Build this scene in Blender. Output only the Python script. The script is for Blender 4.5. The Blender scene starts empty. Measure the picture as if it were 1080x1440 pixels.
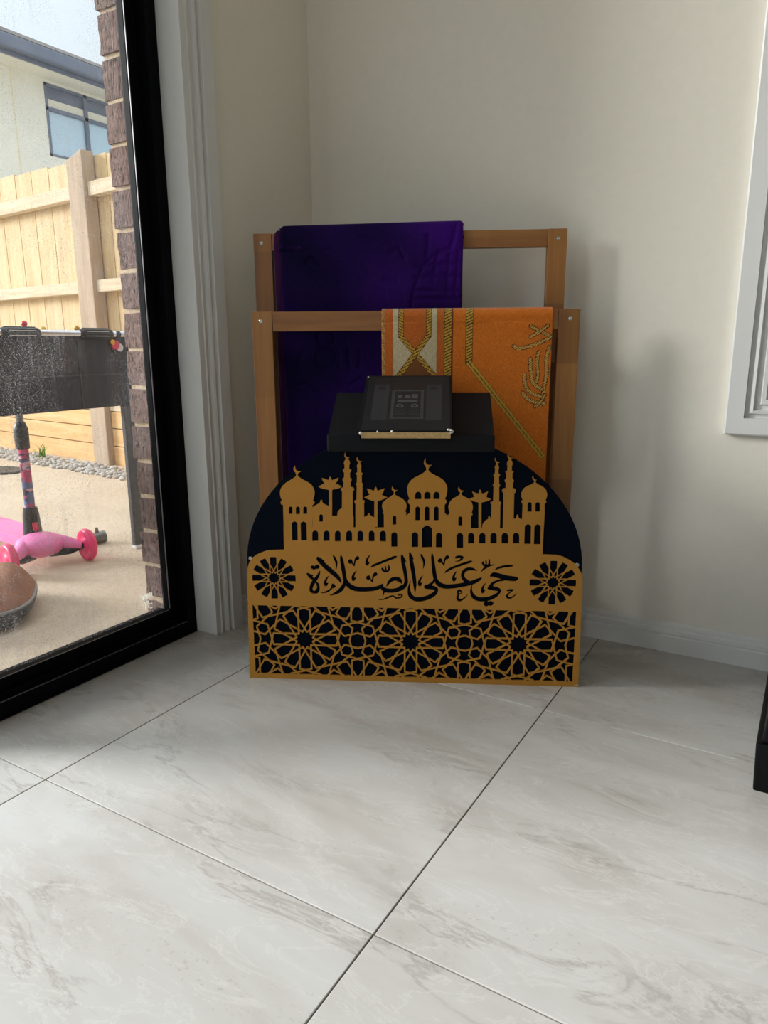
import bpy, bmesh, math, random
import numpy as np
from mathutils import Vector, Matrix
from mathutils.geometry import delaunay_2d_cdt

random.seed(7)
S = bpy.context.scene
COL = S.collection
EYE = 0.656                       # camera height above the tiles
FPX = 1012.94                     # focal length in pixels of the 1080x1440 frame
YAW, PITCH, ROLL = -0.537426165, 0.226949585, 0.00596293

# ------------------------------------------------------------------ camera
def cam_axes():
    fwd = Vector((math.sin(YAW)*math.cos(PITCH), math.cos(YAW)*math.cos(PITCH), -math.sin(PITCH)))
    r = Vector((math.cos(YAW), -math.sin(YAW), 0)); d = fwd.cross(r)
    c, s = math.cos(ROLL), math.sin(ROLL)
    return c*r + s*d, -s*r + c*d, fwd
RIGHT, DOWN, FWD = cam_axes()
cam_data = bpy.data.cameras.new('camera'); cam = bpy.data.objects.new('camera', cam_data); COL.objects.link(cam)
M = Matrix((RIGHT, -DOWN, -FWD)).transposed().to_4x4(); M.translation = (0, 0, EYE)
cam.matrix_world = M
cam_data.sensor_fit = 'VERTICAL'; cam_data.sensor_height = 36.0
cam_data.lens = FPX/1440*36.0; cam_data.clip_start = 0.01; cam_data.clip_end = 200
S.camera = cam

# ------------------------------------------------------------------ world, lights, exposure
SKY = 4.3                         # zenith strength of the overcast sky
PANE = 0.50                       # transmission of the grey tinted, dusty door glass
S.view_settings.view_transform = 'Standard'; S.view_settings.look = 'None'
S.view_settings.gamma = 1.0; S.view_settings.exposure = 0.0; S.view_settings.use_curve_mapping = False
S.cycles.use_denoising = True
S.cycles.max_bounces = 12; S.cycles.diffuse_bounces = 6; S.cycles.transparent_max_bounces = 16
S.cycles.sample_clamp_indirect = 8.0

def lin(c):
    return tuple(((v/255)/12.92 if v/255 <= 0.04045 else ((v/255+0.055)/1.055)**2.4) for v in c)

W = bpy.data.worlds.new('overcast_sky'); S.world = W; W.use_nodes = True
wn, wl = W.node_tree.nodes, W.node_tree.links
wn.clear()
wo = wn.new('ShaderNodeOutputWorld'); bg = wn.new('ShaderNodeBackground'); tc = wn.new('ShaderNodeTexCoord')
nz = wn.new('ShaderNodeTexNoise'); nz.inputs['Scale'].default_value = 2.2; nz.inputs['Detail'].default_value = 4
cr = wn.new('ShaderNodeValToRGB'); cr.color_ramp.elements[0].position = 0.38; cr.color_ramp.elements[1].position = 0.68
cr.color_ramp.elements[0].color = (0.74, 0.86, 0.97, 1); cr.color_ramp.elements[1].color = (0.93, 0.97, 1.0, 1)
wl.new(tc.outputs['Generated'], nz.inputs['Vector']); wl.new(nz.outputs['Fac'], cr.inputs['Fac'])
# overcast sky: the zenith is three times as bright as the horizon
sp_ = wn.new('ShaderNodeSeparateXYZ'); mr = wn.new('ShaderNodeMapRange')
mr.inputs['From Min'].default_value = 0; mr.inputs['From Max'].default_value = 1; mr.inputs['To Min'].default_value = SKY/3; mr.inputs['To Max'].default_value = SKY
wl.new(tc.outputs['Generated'], sp_.inputs[0]); wl.new(sp_.outputs['Z'], mr.inputs['Value']); wl.new(mr.outputs['Result'], bg.inputs['Strength'])
wl.new(cr.outputs['Color'], bg.inputs['Color'])
wl.new(bg.outputs['Background'], wo.inputs['Surface'])

# low sun behind thin cloud, from the left: a broad soft source
SUN_DIR = Vector((0.905, 0.425, -0.33)).normalized()
sd = bpy.data.lights.new('sun', 'SUN'); sd.energy = 9.3; sd.angle = math.radians(20); sd.color = (0.99, 0.995, 1.0)
so = bpy.data.objects.new('sun', sd); so.rotation_euler = SUN_DIR.to_track_quat('-Z', 'Y').to_euler(); so.location = (-6, -2, 4); COL.objects.link(so)

def portal(name, loc, rot, sx, sy):
    l = bpy.data.lights.new(name, 'AREA'); l.shape = 'RECTANGLE'; l.size = sx; l.size_y = sy
    l.cycles.is_portal = True
    o = bpy.data.objects.new(name, l); o.location = loc; o.rotation_euler = rot; COL.objects.link(o)
    return o

# ------------------------------------------------------------------ materials
class NT:
    def __init__(s, name):
        s.m = bpy.data.materials.new(name); s.m.use_nodes = True
        s.n, s.l = s.m.node_tree.nodes, s.m.node_tree.links
        s.b = s.n.get('Principled BSDF'); s.out = s.n.get('Material Output')
        s._tc = None
    def new(s, t, **kw):
        n = s.n.new(t)
        for k, v in kw.items(): setattr(n, k, v)
        return n
    def link(s, a, b): s.l.new(a, b)
    def coords(s, scale=(1, 1, 1), rot=(0, 0, 0), rnd=0.0, kind='Object'):
        if s._tc is None: s._tc = s.new('ShaderNodeTexCoord')
        mp = s.new('ShaderNodeMapping'); mp.inputs['Scale'].default_value = scale; mp.inputs['Rotation'].default_value = rot
        v = s._tc.outputs[kind]
        if rnd:
            oi = s.new('ShaderNodeObjectInfo'); ml = s.new('ShaderNodeVectorMath', operation='SCALE'); ml.inputs['Scale'].default_value = rnd
            s.link(oi.outputs['Color'], ml.inputs[0])
            ad = s.new('ShaderNodeVectorMath', operation='ADD'); s.link(v, ad.inputs[0]); s.link(ml.outputs[0], ad.inputs[1]); v = ad.outputs[0]
        s.link(v, mp.inputs['Vector']); return mp.outputs['Vector']
    def noise(s, vec, scale, detail=5, rough=0.55, dist=0.0):
        n = s.new('ShaderNodeTexNoise'); n.inputs['Scale'].default_value = scale; n.inputs['Detail'].default_value = detail
        n.inputs['Roughness'].default_value = rough; n.inputs['Distortion'].default_value = dist
        s.link(vec, n.inputs['Vector']); return n.outputs['Fac']
    def ramp(s, fac, stops):
        r = s.new('ShaderNodeValToRGB'); e = r.color_ramp.elements
        while len(e) < len(stops): e.new(0.5)
        for el, (p, c) in zip(e, stops):
            el.position = p; el.color = (c[0], c[1], c[2], 1) if hasattr(c, '__len__') else (c, c, c, 1)
        s.link(fac, r.inputs['Fac']); return r.outputs['Color']
    def mix(s, fac, a, b, mode='MIX'):
        m = s.new('ShaderNodeMix', data_type='RGBA', blend_type=mode)
        for sock, v in ((m.inputs[0], fac), (m.inputs[6], a), (m.inputs[7], b)):
            if hasattr(v, 'is_linked'): s.link(v, sock)
            elif hasattr(v, '__len__'): sock.default_value = (v[0], v[1], v[2], 1)
            else: sock.default_value = v
        return m.outputs[2]
    def math(s, op, a, b):
        m = s.new('ShaderNodeMath', operation=op)
        for i, v in enumerate((a, b)):
            if hasattr(v, 'is_linked'): s.link(v, m.inputs[i])
            else: m.inputs[i].default_value = v
        return m.outputs[0]
    def bump(s, fac, strength, dist=0.002):
        b = s.new('ShaderNodeBump'); b.inputs['Strength'].default_value = strength; b.inputs['Distance'].default_value = dist
        s.link(fac, b.inputs['Height']); s.link(b.outputs['Normal'], s.b.inputs['Normal'])
    def set(s, **kw):
        for k, v in kw.items():
            k = k.replace('_', ' ')
            sock = s.b.inputs[k]
            if hasattr(v, 'is_linked'): s.link(v, sock)
            elif hasattr(v, '__len__'): sock.default_value = (v[0], v[1], v[2], 1)
            else: sock.default_value = v
        return s

MAT = {}
def simple(name, rgb, rough=0.5, metal=0.0, var=0.12, scale=30, bump=0.0, spec=0.5, rnd=3.0):
    t = NT(name); c = lin(rgb); v = t.coords(rnd=rnd)
    f = t.noise(v, scale, 4)
    col = t.ramp(f, [(0.3, tuple(x*(1-var) for x in c)), (0.7, tuple(min(1, x*(1+var)) for x in c))])
    t.set(Base_Color=col, Roughness=rough, Metallic=metal, Specular_IOR_Level=spec)
    if bump: t.bump(f, bump)
    MAT[name] = t.m; return t.m

simple('wall_paint', (231, 226, 212), 0.75, var=0.015, scale=60, bump=0.03)
simple('trim_paint', (217, 217, 214), 0.35, var=0.01, scale=40)
simple('ceiling_paint', (238, 236, 230), 0.8, var=0.01)
simple('black_aluminium', (9, 10, 14), 0.5, var=0.08, scale=80, spec=0.06)
simple('rubber', (12, 12, 13), 0.6)
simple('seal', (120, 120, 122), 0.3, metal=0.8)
simple('light_block_cloth', (206, 203, 195), 0.9, var=0.03, scale=90)
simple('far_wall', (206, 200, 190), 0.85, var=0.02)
simple('grout', (96, 90, 83), 0.9, var=0.15)
simple('gold_panel', (170, 119, 44), 0.5, var=0.035, scale=9, spec=0.25)
simple('navy_board', (2, 10, 22), 0.6, var=0.15, scale=12, spec=0.05)
simple('black_board', (17, 18, 21), 0.55, var=0.1, scale=20, spec=0.15)
simple('screw_metal', (190, 190, 188), 0.3, metal=1.0)
simple('page_edges', (196, 165, 110), 0.7, var=0.2, scale=220)
simple('worn_card', (225, 220, 210), 0.9, var=0.2, scale=300)
simple('mortar', (206, 184, 156), 0.95, var=0.2, scale=120, bump=0.5)
simple('house_render', (246, 242, 226), 0.85, var=0.03, scale=5)
simple('gutter_grey', (112, 120, 138), 0.5, var=0.1, scale=6)
simple('roof_tile', (170, 165, 160), 0.8, var=0.2, scale=8)
simple('soffit', (244, 238, 218), 0.8, var=0.03)
simple('plastic_black', (30, 31, 33), 0.42, var=0.15, scale=14)
simple('panel_black', (40, 39, 41), 0.45, var=0.14, scale=6)
simple('chrome', (205, 205, 205), 0.18, metal=1.0, var=0.05)
simple('leg_grey', (74, 74, 74), 0.5, var=0.3, scale=180)
simple('foot_white', (222, 222, 220), 0.5)
simple('red_plastic', (214, 40, 70), 0.35)
simple('yellow_plastic', (238, 186, 30), 0.35)
simple('white_plastic', (226, 226, 224), 0.4)
simple('pink_plastic', (240, 130, 190), 0.4, var=0.05)
simple('hot_pink', (236, 62, 118), 0.35, var=0.08)
simple('grey_metal', (128, 128, 122), 0.4, metal=0.5, var=0.2, scale=90)
simple('dark_plate', (60, 56, 52), 0.6)
simple('brown_quilt', (150, 104, 80), 0.9, var=0.12, scale=25, bump=0.2)
simple('mesh_rim', (70, 70, 72), 0.8, var=0.35, scale=220, bump=0.4)
simple('grey_piping', (150, 150, 152), 0.6)
simple('weed_green', (110, 150, 50), 0.7, var=0.25)
simple('pebble', (182, 178, 172), 0.85, var=0.3, scale=14)
simple('black_lacquer', (6, 6, 8), 0.45, var=0.2, scale=40, spec=0.15)

def make_tile_mat():
    t = NT('marble_tile')
    v = t.coords((0.9, 2.9, 1.0), (0, 0, 0.22), rnd=37.0)
    cloud = t.noise(v, 2.6, 7, 0.6, 0.5)
    base = t.ramp(cloud, [(0.30, lin((163, 157, 149))), (0.48, lin((177, 174, 168))), (0.66, lin((186, 185, 181)))])
    v2 = t.coords((1.0, 3.2, 1.0), (0, 0, -0.12), rnd=61.0)
    n2 = t.noise(v2, 2.1, 9, 0.62, 0.8)
    vein = t.math('ABSOLUTE', t.math('SUBTRACT', n2, 0.5), 0)
    vf = t.ramp(vein, [(0.0, 1.0), (0.008, 0.55), (0.024, 0.0)])
    gate = t.ramp(t.noise(v, 3.4, 3), [(0.46, 0.0), (0.60, 1.0)])
    vf2 = t.math('MULTIPLY', vf, gate)
    c1 = t.mix(t.math('MULTIPLY', vf2, 0.42), base, lin((124, 116, 105)))
    n3 = t.noise(v2, 5.5, 8, 0.65, 1.0)
    lv = t.ramp(t.math('ABSOLUTE', t.math('SUBTRACT', n3, 0.52), 0), [(0.0, 0.5), (0.02, 0.0)])
    c2 = t.mix(lv, c1, lin((195, 193, 188)))
    sp = t.noise(t.coords((1, 1.6, 1), rnd=20.0), 140, 3)
    spg = t.math('MULTIPLY', t.ramp(sp, [(0.60, 0.0), (0.68, 1.0)]), t.ramp(t.noise(v, 4.5, 4), [(0.5, 0.0), (0.62, 0.35)]))
    c3 = t.mix(spg, c2, lin((144, 137, 128)))
    t.set(Base_Color=c3, Roughness=t.ramp(cloud, [(0.3, 0.30), (0.7, 0.24)]), Specular_IOR_Level=0.5)
    MAT['tile'] = t.m
make_tile_mat()

def make_wood(name, axis, dark, mid, light, rnd=9.0, blocks=True, rough=0.45):
    t = NT(name)
    sc = [26, 26, 26]; sc[axis] = 2.0
    v = t.coords(tuple(sc), rnd=rnd)
    g = t.noise(v, 1.0, 6, 0.6, 0.6)
    fine = [190, 190, 190]; fine[axis] = 5
    g2 = t.noise(t.coords(tuple(fine), rnd=rnd), 1.0, 3)
    col = t.ramp(g, [(0.25, lin(dark)), (0.5, lin(mid)), (0.75, lin(light))])
    col = t.mix(t.math('MULTIPLY', g2, 0.35), col, tuple(x*0.6 for x in lin(dark)))
    if blocks:
        sx = t.new('ShaderNodeSeparateXYZ'); t.link(t.coords((1, 1, 1), rnd=rnd), sx.inputs[0])
        q = t.math('FLOOR', t.math('MULTIPLY', sx.outputs[axis], 4.2), 0)
        wn_ = t.new('ShaderNodeTexWhiteNoise', noise_dimensions='1D'); t.link(q, wn_.inputs['W'])
        col = t.mix(t.math('MULTIPLY', wn_.outputs['Value'], 0.42), col, tuple(x*0.45 for x in lin(dark)))
    t.set(Base_Color=col, Roughness=rough); t.bump(g2, 0.08, 0.001)
    MAT[name] = t.m
make_wood('acacia_vertical', 2, (126, 78, 34), (164, 108, 50), (188, 134, 66))
make_wood('acacia_horizontal', 0, (126, 78, 34), (164, 108, 50), (188, 134, 66))
make_wood('pine_paling', 2, (200, 168, 122), (222, 196, 150), (232, 214, 178), rnd=23.0, blocks=False, rough=0.8)
make_wood('pine_rail', 0, (196, 176, 146), (222, 204, 174), (236, 222, 196), rnd=23.0, blocks=False, rough=0.85)
make_wood('weathered_post', 2, (160, 138, 114), (188, 166, 142), (208, 190, 168), rnd=23.0, blocks=False, rough=0.85)
make_wood('pine_plinth', 0, (206, 160, 104), (228, 186, 128), (240, 208, 156), rnd=23.0, blocks=False, rough=0.85)

def make_brick():
    t = NT('brick'); v = t.coords(rnd=11.0)
    n = t.noise(v, 60, 6, 0.7); n2 = t.noise(t.coords((1, 1, 0.35), rnd=5.0), 210, 3)
    c = t.ramp(n, [(0.28, lin((96, 74, 68))), (0.5, lin((134, 106, 97))), (0.74, lin((164, 138, 127)))])
    oi = t.new('ShaderNodeObjectInfo'); sx = t.new('ShaderNodeSeparateColor'); t.link(oi.outputs['Color'], sx.inputs[0])
    c = t.mix(t.math('MULTIPLY', sx.outputs[0], 0.35), c, lin((122, 108, 107)))
    pits = t.ramp(n2, [(0.36, 1.0), (0.43, 0.0)])
    c = t.mix(pits, c, lin((58, 44, 41)))
    t.set(Base_Color=c, Roughness=0.9); t.bump(t.math('ADD', n, n2), 1.0, 0.006)
    MAT['brick'] = t.m
make_brick()

def make_concrete():
    t = NT('patio_concrete'); v = t.coords()
    n = t.noise(v, 3.5, 6); f = t.noise(t.coords((1, 1.5, 1), (0, 0, 0.6)), 55, 5, 0.7, 1.2)
    c = t.ramp(n, [(0.3, lin((204, 186, 162))), (0.7, lin((218, 203, 181)))])
    c = t.mix(t.ramp(f, [(0.36, 0.34), (0.6, 0.0)]), c, lin((170, 142, 112)))
    d = t.noise(v, 38, 2); c = t.mix(t.ramp(d, [(0.80, 0.0), (0.83, 0.8)]), c, lin((70, 58, 48)))
    t.set(Base_Color=c, Roughness=0.9); t.bump(f, 0.8, 0.006)
    MAT['concrete'] = t.m
make_concrete()

def make_glass(name, tint, dirt):
    t = NT(name); t.n.remove(t.b)
    tr = t.new('ShaderNodeBsdfTransparent'); tr.inputs['Color'].default_value = (tint, tint*1.0, tint*0.99, 1)
    gl = t.new('ShaderNodeBsdfGlossy'); gl.inputs['Roughness'].default_value = 0.02
    fr = t.new('ShaderNodeFresnel'); fr.inputs['IOR'].default_value = 1.35
    mx = t.new('ShaderNodeMixShader'); t.link(fr.outputs[0], mx.inputs[0]); t.link(tr.outputs[0], mx.inputs[1]); t.link(gl.outputs[0], mx.inputs[2])
    if dirt:
        v = t.coords()
        sp = t.ramp(t.noise(v, 420, 2, 0.5), [(0.58, 0.0), (0.66, 0.5)])
        patch = t.ramp(t.noise(v, 7, 4), [(0.40, 0.08), (0.62, 1.0)])
        st = t.ramp(t.noise(t.coords((1, 150, 5)), 1.0, 4, 0.6), [(0.56, 0.0), (0.74, 0.20)])
        film = t.math('ADD', t.math('MULTIPLY', sp, patch), t.math('MULTIPLY', st, patch))
        film = t.math('MINIMUM', t.math('ADD', film, 0.015), 0.8)
        di = t.new('ShaderNodeBsdfTranslucent'); di.inputs['Color'].default_value = (0.32, 0.32, 0.32, 1)
        d2 = t.new('ShaderNodeBsdfDiffuse'); d2.inputs['Color'].default_value = (0.4, 0.4, 0.4, 1)
        m0 = t.new('ShaderNodeMixShader'); t.link(di.outputs[0], m0.inputs[1]); t.link(d2.outputs[0], m0.inputs[2])
        m2 = t.new('ShaderNodeMixShader'); t.link(film, m2.inputs[0]); t.link(mx.outputs[0], m2.inputs[1]); t.link(m0.outputs[0], m2.inputs[2])
        mx = m2
    t.link(mx.outputs[0], t.out.inputs['Surface']); MAT[name] = t.m
make_glass('door_glass', math.sqrt(PANE), True)     # the tint acts at both faces of the pane
make_glass('window_glass', 0.9, False)

def make_sticker():
    t = NT('sticker_film'); t.n.remove(t.b)
    a = t.new('ShaderNodeBsdfTranslucent'); a.inputs['Color'].default_value = (0.55, 0.55, 0.53, 1)
    b = t.new('ShaderNodeBsdfDiffuse'); b.inputs['Color'].default_value = (0.7, 0.7, 0.68, 1)
    m = t.new('ShaderNodeAddShader'); t.link(a.outputs[0], m.inputs[0]); t.link(b.outputs[0], m.inputs[1])
    t.link(m.outputs[0], t.out.inputs['Surface']); MAT['sticker_film'] = t.m
make_sticker()

def make_house_glass():
    t = NT('house_glass'); t.set(Base_Color=lin((196, 222, 236)), Roughness=0.08, Metallic=0.0, Specular_IOR_Level=0.8)  # pale blue base stands in for the sky reflected in the glass
    MAT['house_glass'] = t.m
make_house_glass()

def attr_mat(name, rough, sheen=0.0, bump=0.0, bscale=(1, 1, 1), spec=0.3):
    t = NT(name); a = t.new('ShaderNodeVertexColor', layer_name='Col')
    f = t.noise(t.coords(bscale), 1.0, 2)
    c = t.mix(t.ramp(f, [(0.3, 0.0), (0.7, 0.22)]), a.outputs['Color'], (0, 0, 0))
    t.set(Base_Color=c, Roughness=rough, Specular_IOR_Level=spec, Sheen_Weight=sheen)
    if bump: t.bump(f, bump, 0.0015)
    MAT[name] = t.m; return t
attr_mat('woven_rug', 0.85, 0.15, 0.5, (500, 500, 260))
attr_mat('book_cover', 0.5, 0.0, 0.15, (300, 300, 300))
tv = attr_mat('velvet', 0.8, 0.22, 0.3, (130, 130, 90), 0.08)
tv.b.inputs['Sheen Tint'].default_value = (*lin((120, 40, 190)), 1); tv.b.inputs['Sheen Roughness'].default_value = 0.4
attr_mat('scooter_print', 0.4, 0, 0, (50, 50, 50), 0.5)

# ------------------------------------------------------------------ mesh helpers
class MB:
    def __init__(s): s.v, s.f, s.sm = [], [], []
    def add(s, vs, fs, smooth=False):
        o = len(s.v); s.v += [tuple(p) for p in vs]
        s.f += [tuple(i+o for i in f) for f in fs]; s.sm += [smooth]*len(fs); return s
    def box(s, x0, x1, y0, y1, z0, z1, b=0.0):
        if b <= 0:
            vs = [(x, y, z) for x in (x0, x1) for y in (y0, y1) for z in (z0, z1)]
            fs = [(0, 1, 3, 2), (4, 6, 7, 5), (0, 4, 5, 1), (2, 3, 7, 6), (0, 2, 6, 4), (1, 5, 7, 3)]
            return s.add(vs, fs)
        bm = bmesh.new(); bmesh.ops.create_cube(bm, size=1.0)
        for v in bm.verts:
            v.co = ((x0+x1)/2+v.co.x*(x1-x0), (y0+y1)/2+v.co.y*(y1-y0), (z0+z1)/2+v.co.z*(z1-z0))
        bmesh.ops.bevel(bm, geom=bm.edges[:], offset=b, segments=2, affect='EDGES', profile=0.6)
        return s.bm(bm)
    def bm(s, bm, mtx=None, smooth=False):
        if mtx is not None: bmesh.ops.transform(bm, matrix=mtx, verts=bm.verts)
        bm.verts.index_update()
        s.add([v.co[:] for v in bm.verts], [[v.index for v in f.verts] for f in bm.faces], smooth); bm.free(); return s
    def tube(s, pts, r, n=12, caps=True):
        pts = [Vector(p) for p in pts]; rs = r if hasattr(r, '__len__') else [r]*len(pts)
        vs = []; up = None
        for i, p in enumerate(pts):
            t = (pts[min(i+1, len(pts)-1)]-pts[max(i-1, 0)]).normalized()
            a = t.orthogonal().normalized() if up is None else (up-up.dot(t)*t).normalized()
            up = a; b = t.cross(a)
            for k in range(n):
                th = 2*math.pi*k/n; vs.append(p+rs[i]*(math.cos(th)*a+math.sin(th)*b))
        fs = [(i*n+k, i*n+(k+1) % n, (i+1)*n+(k+1) % n, (i+1)*n+k) for i in range(len(pts)-1) for k in range(n)]
        s.add(vs, fs, True)
        if caps:
            m = (len(pts)-1)*n
            s.add(vs[:n], [tuple(range(n))[::-1]]); s.add(vs[m:], [tuple(range(n))])
        return s
    def lathe(s, prof, n=24, mtx=None):
        vs = []; k = len(prof)
        for i in range(n):
            a = 2*math.pi*i/n
            for r, z in prof:
                p = Vector((r*math.cos(a), r*math.sin(a), z)); vs.append(mtx @ p if mtx is not None else p)
        fs = [(i*k+j, ((i+1) % n)*k+j, ((i+1) % n)*k+j+1, i*k+j+1) for i in range(n) for j in range(k-1)]
        return s.add(vs, fs, True)
    def sweep(s, prof, path):                     # prof: list of 2-tuples; path: function(u, v, k) -> point for station k
        n = len(prof); K = path
        vs = [K(u, w, k) for k in (0, 1) for (u, w) in prof]
        fs = [(i, (i+1) % n, n+(i+1) % n, n+i) for i in range(n)]
        s.add(vs, fs); s.add(vs[:n], [tuple(range(n))[::-1]]); s.add(vs[n:], [tuple(range(n))]); return s
    def prism(s, poly, z0, z1, mtx=None):
        n = len(poly); vs = [Vector((x, y, z)) for z in (z0, z1) for x, y in poly]
        if mtx is not None: vs = [mtx @ p for p in vs]
        fs = [tuple(range(n))[::-1], tuple(range(n, 2*n))]+[(i, (i+1) % n, n+(i+1) % n, n+i) for i in range(n)]
        return s.add(vs, fs)
    def build(s, name, mat, parent=None, mods=None, recalc=True):
        me = bpy.data.meshes.new(name); me.from_pydata(s.v, [], s.f)
        me.polygons.foreach_set('use_smooth', s.sm)
        if recalc:
            bm = bmesh.new(); bm.from_mesh(me); bmesh.ops.recalc_face_normals(bm, faces=bm.faces); bm.to_mesh(me); bm.free()
        me.materials.append(MAT[mat]); me.update()
        return link(name, me, parent)
OBJ_RND = random.Random(11)
def vary(o):                      # a shade of its own for every piece: the materials shift their grain by it
    o.color = (OBJ_RND.random(), OBJ_RND.random(), OBJ_RND.random(), 1)
def link(name, me, parent=None):
    o = bpy.data.objects.new(name, me); COL.objects.link(o); vary(o)
    if parent is not None: o.parent = parent
    return o
def thing(name, label, cat, loc=(0, 0, 0), rz=0.0, group=None):
    o = bpy.data.objects.new(name, None); o.empty_display_size = 0.05; COL.objects.link(o)
    o.location = loc; o.rotation_euler = (0, 0, rz); o['label'] = label; o['category'] = cat
    if group: o['group'] = group
    return o
def struct(o, label=None):
    o['kind'] = 'structure'
    if label: o['label'] = label
    return o
def sempty(name, label=None):
    o = bpy.data.objects.new(name, None); COL.objects.link(o); return struct(o, label)
def inst(o, parent, loc=None):
    c = o.copy(); COL.objects.link(c); c.parent = parent; vary(c)
    if loc is not None: c.location = loc
    return c

# ------------------------------------------------------------------ the room
XW, YB = -1.152, 1.586            # faces of the door wall and of the back wall
XR, YF, ZC = 5.4, -5.0, 2.6      # right wall, rear wall, ceiling
XD = -1.202                       # inner face of the door frame
DY0, DY1, DZ = -0.45, 1.150, 2.12  # door opening

fl = struct(MB().box(-1.36, XR+0.1, YF-0.1, YB+0.1, -0.06, -0.0022).build('floor', 'grout'), 'tiled floor with grout joints')
TX, TY, TS, GP = -0.968, 0.589, 0.6, 0.0011
tm = MB().box(-TS/2+GP, TS/2-GP, -TS/2+GP, TS/2-GP, -0.008, 0.0, 0.0008)
tile0 = None
for i in range(-1, 11):
    for j in range(-10, 2):
        x0, x1 = max(TX+i*TS, XD+0.001), min(TX+(i+1)*TS, XR); y0, y1 = TY+(j)*TS, min(TY+(j+1)*TS, YB)
        if x1-x0 < 0.02 or y1 < YF: continue
        full = x1-x0 > 0.599 and y1-y0 > 0.599
        if full and tile0 is not None:
            inst(tile0, fl, (x0+TS/2, y0+TS/2, 0)); continue
        mb = MB().box(-(x1-x0)/2+GP, (x1-x0)/2-GP, -(y1-y0)/2+GP, (y1-y0)/2-GP, -0.008, 0.0, 0.0008)
        o = mb.build('tile', 'tile', fl); o.location = ((x0+x1)/2, (y0+y1)/2, 0)
        if full: tile0 = o
struct(MB().box(-1.36, XR+0.1, YF-0.1, YB+0.1, ZC, ZC+0.1).build('ceiling', 'ceiling_paint'))
# door wall
lw = MB()
lw.box(-1.2585, XW, DY1+0.016, YB+0.1, 0, ZC); lw.box(-1.2585, XW, YF-0.1, DY0, 0, ZC); lw.box(-1.2585, XW, DY0, DY1+0.016, DZ+0.02, ZC)
struct(lw.build('wall_left', 'wall_paint'))
# back wall with the window hole
WX0, WX1, WZ0, WZ1 = -0.073, 1.10, 0.555, 1.95
bw = MB()
bw.box(-1.25, WX0, YB, YB+0.11, 0, ZC); bw.box(WX1, XR+0.1, YB, YB+0.11, 0, ZC)
bw.box(WX0, WX1, YB, YB+0.11, 0, WZ0); bw.box(WX0, WX1, YB, YB+0.11, WZ1, ZC)
struct(bw.build('wall_back', 'wall_paint'))
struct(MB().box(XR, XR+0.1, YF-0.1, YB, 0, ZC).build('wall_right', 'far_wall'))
# rear wall, behind the camera, with a wide unglazed opening added for more fill light
RX0, RX1, RZ0, RZ1 = -0.9, 3.3, 1.1, 2.3
fw = MB(); fw.box(-1.25, RX0, YF-0.1, YF, 0, ZC); fw.box(RX1, XR+0.1, YF-0.1, YF, 0, ZC); fw.box(RX0, RX1, YF-0.1, YF, 0, RZ0); fw.box(RX0, RX1, YF-0.1, YF, RZ1, ZC)
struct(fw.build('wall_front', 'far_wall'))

# mouldings
ARCH = [(0, 0), (0, 0.011), (0.004, 0.014), (0.008, 0.012), (0.010, 0.008), (0.017, 0.008), (0.020, 0.014), (0.025, 0.016), (0.029, 0.014),
        (0.031, 0.010), (0.035, 0.010), (0.037, 0.019), (0.068, 0.019), (0.070, 0.017), (0.070, 0)]
def arch_leg(y0, z0, z1, sgn):    # vertical leg on the door wall
    return lambda u, w, k: (XW+w, y0+sgn*u, (z0, z1)[k])
AY = DY1+0.014
mb = MB().sweep(ARCH, arch_leg(AY, 0, DZ+0.03, 1)); mb.sweep(ARCH, arch_leg(DY0, 0, DZ+0.03, -1))
mb.sweep(ARCH, lambda u, w, k: (XW+w, (DY0, AY)[k], DZ+0.02+u))
struct(mb.build('trim_1', 'trim_paint'), 'white moulded architrave around the sliding door')
# timber lining of the door reveal
mb = MB().box(XD-0.05, XW+0.012, DY1, DY1+0.016, 0, DZ+0.02, 0.0015); mb.box(XD-0.05, XW+0.012, DY0-0.016, DY0, 0, DZ+0.02, 0.0015)
mb.box(XD-0.05, XW+0.012, DY0-0.016, DY1+0.016, DZ, DZ+0.02, 0.0015)
struct(mb.build('trim_2', 'trim_paint'), 'white lining of the door reveal')
SK = [(0, 0), (0.013, 0), (0.013, 0.036), (0.010, 0.039), (0.010, 0.042), (0.012, 0.0425), (0.011, 0.050), (0.007, 0.054), (0.007, 0.056), (0.006, 0.061), (0.003, 0.065), (0, 0.066)]
struct(MB().sweep(SK, lambda u, w, k: ((XW, XR)[k], YB-u, w)).build('baseboard_back', 'trim_paint'), 'white moulded skirting along the back wall')
struct(MB().sweep(SK, lambda u, w, k: (XW+u, (AY+0.07, YB)[k], w)).build('baseboard_left', 'trim_paint'))
struct(MB().sweep(SK, lambda u, w, k: (XR-u, (YF, YB)[k], w)).build('baseboard_right', 'trim_paint'))

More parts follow.
